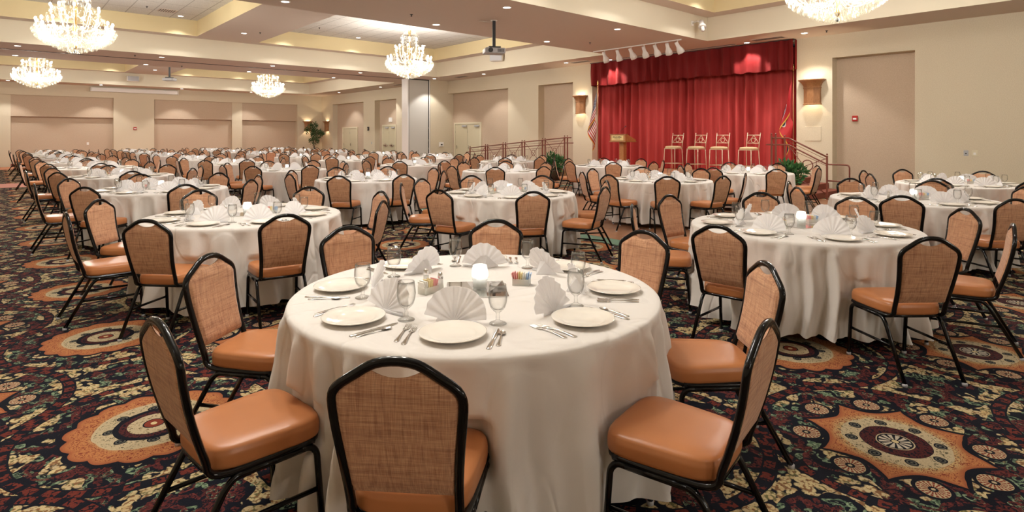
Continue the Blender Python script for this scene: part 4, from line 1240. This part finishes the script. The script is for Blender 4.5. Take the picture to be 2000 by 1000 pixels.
new(M_offwhite).tube(fillet([(0, 0, -.02), (-.12, .05, -.04), (-.25, .1, -.01), (-.34, .14, 0)], .05), .008, 5).build('cable', o)
o = inst(p0, (6.1, 31.0, H1), 2.4); tag(o, 'distant projector hanging from the coffer beam beyond the partition track', 'projector', 'ceiling projectors')
def speaker(loc, rz, lab):
    r = empty('wall_speaker', loc, rz); tag(r, lab, 'speaker', 'white fascia speakers')
    new(M_offwhite).bbox(-.32, -.06, -.28, .28, -.15, .15, .03).build('cabinet', r)
    new(M_grey).box(-.328, -.32, -.25, .25, -.12, .12).build('grille', r)
    new(M_offwhite).box(-.06, 0, -.05, .05, -.06, .06).build('bracket', r)
speaker((15.2, 17.9, 4.70), .5, 'white speaker on the fascia above the ramp recess')
speaker((5.5, 36.9, 4.62), PI/2, 'distant white speaker on the fascia above the projection screen')
sc = empty('projection_screen', (5.9, YB-.01, 4.08)); tag(sc, 'long white roller screen housing high on the back wall', 'projector screen')
new(M_white).bbox(-2.05, 2.05, -.22, -.02, -.11, .11, .02).build('housing', sc); new(M_offwhite).box(-2.09, -2.05, -.23, 0, -.12, .12).box(2.05, 2.09, -.23, 0, -.12, .12).build('end_cap', sc)
tk = empty('track_light', (14.35, 10.6, H0)); tag(tk, 'white ceiling track with seven spotlights aimed at the stage', 'track light')
new(M_white).box(-.02, .02, -1.6, 1.6, -.03, 0).build('track', tk)
hp = [1.15, .62, .12, -.35, -.75, -1.15, -1.48]
for k, y in enumerate(hp):
    M_ = Matrix.Translation((0, y, -.17)) @ Matrix.Rotation(-.55+.1*math.sin(k*2), 4, 'Y') @ Matrix.Rotation(.2*math.sin(k*3), 4, 'X')
    M_ = M_ @ Matrix.Scale(1.45, 4)
    h = new(M_white).lathe([(.0, .08), (.035, .075), (.038, -.02), (.065, -.09), (.072, -.16), (.066, -.16), (.058, -.09), (0, -.05)], 14, M=M_)
    h.tube([(0, y, -.03), (0, y, -.10)], .012, 6); h.build('spotlight_head', tk)
    L = bpy.data.lights.new('track_beam', 'SPOT'); L.energy = 95; L.color = (1, .9, .8); L.spot_size = .95; L.spot_blend = .7; L.shadow_soft_size = .05
    o = bpy.data.objects.new('track_beam', L); COL.objects.link(o); o.parent = tk
    p_ = Vector((.20, y, -.46)); tgt = Vector((2.7, y*1.9-.2, 1.45-H0)); o.location = p_
    o.rotation_euler = (tgt-p_).to_track_quat('-Z', 'Y').to_euler()
sp_ = empty('fascia_spotlight', (14.4, 8.7, 4.60)); sp_.scale = (1.35, 1.35, 1.35); tag(sp_, 'single white spotlight mounted on the cream fascia corner', 'spotlight')
new(M_white).lathe([(.0, .10), (.05, .09), (.055, -.02), (.075, -.05), (.075, -.09), (0, -.08)], 16, M=Matrix.Translation((0, -.22, .0)) @ Matrix.Rotation(-.5, 4, 'X') @ Matrix.Rotation(.5, 4, 'Y')).build('housing', sp_)
new(M_white).lathe([(.0, -.20), (.035, -.19), (.035, -.09)], 12, M=Matrix.Translation((0, -.22, .0)) @ Matrix.Rotation(-.5, 4, 'X') @ Matrix.Rotation(.5, 4, 'Y')).build('lamp', sp_)
new(M_white).tube([(0, 0, .05), (0, -.12, .08), (0, -.2, .04)], .014, 6).box(-.04, .04, -.015, 0, 0, .1).build('bracket', sp_)

def vent(loc, w, l, lab):
    r = empty('ceiling_vent', loc); tag(r, lab, 'air vent', 'ceiling air vents')
    new(M_soffit).box(-w/2, w/2, -l/2, l/2, -.008, 0).build('frame', r)
    b = new(M_dark)
    for k in range(7): b.box(-w/2+.03+k*(w-.06)/7, -w/2+.03+(k+.45)*(w-.06)/7, -l/2+.03, l/2-.03, -.010, -.008)
    b.build('slot', r)
vent((16.1, 7.35, H0), .35, .9, 'ceiling vent above the steps end of the stage')
vent((16.0, 14.2, H0), .35, .9, 'ceiling vent above the ramp end of the stage')
vent((15.95, 21.4, H0), .35, .8, 'ceiling vent above the double door recess')
vent((15.95, 27.0, H0), .35, .8, 'ceiling vent beyond the folding partition')
vent((4.0, 20.6, H2), .5, .5, 'square vent in the tiled coffer by the aisle chandelier')
vent((7.6, 21.2, H2), .5, .5, 'square vent in the tiled coffer corner above the second line')
vent((11.9, 19.4, H2), .5, .5, 'square vent in the tiled coffer behind the second chandelier')
for x, y, z, lab in ((6.95, 11.2, H0, 'before the projector'), (12.9, 11.1, H0, 'above the track lights'), (3.5, 22.95, H0, 'before the partition track'), (9.9, 23.1, H0, 'by the track, centre of the hall'), (5.4, 25.3, H0, 'just beyond the track'),
                     (3.4, 20.3, H2, 'in the aisle coffer tiles'), (8.7, 20.2, H2, 'in the second coffer tiles'), (16.0, 5.8, H0, 'by the steps wall'), (6.45, 19.6, H1, 'on the coffer beam'), (16.1, 10.9, H0, 'above the stage valance')):
    b = new(M_dark).lathe([(.035, 0), (.035, -.006), (.012, -.012), (.010, -.035), (.022, -.045), (0, -.05)][::-1], 10)
    tag(b.build('fire_sprinkler', None, (x, y, z)), 'small sprinkler head '+lab, 'sprinkler', 'ceiling sprinklers')

def wall_box(name, X, y, z, w, h, mat, lab, cat, mark=None, d=.04):
    r = empty(name, (X, y, z)); tag(r, lab, cat)
    new(mat).bbox(-d, 0, -w/2, w/2, -h/2, h/2, .005).build('housing', r)
    if mark: new(mark[0]).box(-d-.012, -d, -w*mark[1]/2, w*mark[1]/2, -h*mark[2]/2-.01, h*mark[2]/2-.01).build(mark[3], r)
    return r
wall_box('fire_alarm', XW+.33, 5.48, 2.02, .13, .15, M_red, 'red fire alarm in the plain recess beyond the steps', 'fire alarm', (M_white, .6, .3, 'strobe'))
wall_box('fire_alarm', XW+.33, 15.4, 2.0, .13, .15, M_red, 'red fire alarm in the recess behind the ramp', 'fire alarm', (M_white, .6, .3, 'strobe'))
r = wall_box('fire_alarm', 5.87, YB, 2.0, .16, .16, M_red, 'distant red fire alarm between the back wall recesses', 'fire alarm', (M_white, .7, .3, 'strobe')); r.rotation_euler.z = PI/2; r.location = (5.87, YB, 1.98)
wall_box('wall_plate', XW, 3.06, 1.16, .09, .13, M_grey, 'grey wall plate above the stage-side tables', 'wall plate', (M_dark, .3, .2, 'socket'), .01)
wall_box('wall_plate', XW, 2.90, 1.16, .11, .13, M_doorframe, 'beige control plate next to the grey one', 'wall plate', (M_white, .4, .4, 'switch'), .01)
r = wall_box('wall_plate', 3.75, YB+.34, 1.15, .10, .14, M_white, 'white wall plate in the aisle end back recess', 'wall plate', None, .01); r.location = (3.75, YB+.34, 1.15); r.rotation_euler.z = PI/2
r = wall_box('thermostat_box', 16.35, 23.62, 1.15, .26, .22, M_white, 'white control box on the pocket column beside the double door', 'control box', (M_dark, .4, .25, 'display')); r.rotation_euler.z = PI/2
wall_box('exit_sign', XW+.33, 29.75, 2.50, .36, .26, M_white, 'white sign box above the bar door beyond the partition', 'exit sign', None)
wall_box('wall_fitting', XW, 31.8, 2.0, .20, .22, M_dark, 'small dark wall fitting between the far recesses', 'wall fitting', (M_chrome, .4, .4, 'face'))
wall_box('wall_plate', XW, 31.4, 1.15, .10, .15, M_grey, 'grey wall plate under the dark wall fitting', 'wall plate', None, .01)
wall_box('access_panel', XW, 6.42, 1.62, .42, .40, M_wall, 'square fabric covered hatch below the wall lamp', 'access panel', None, .012)
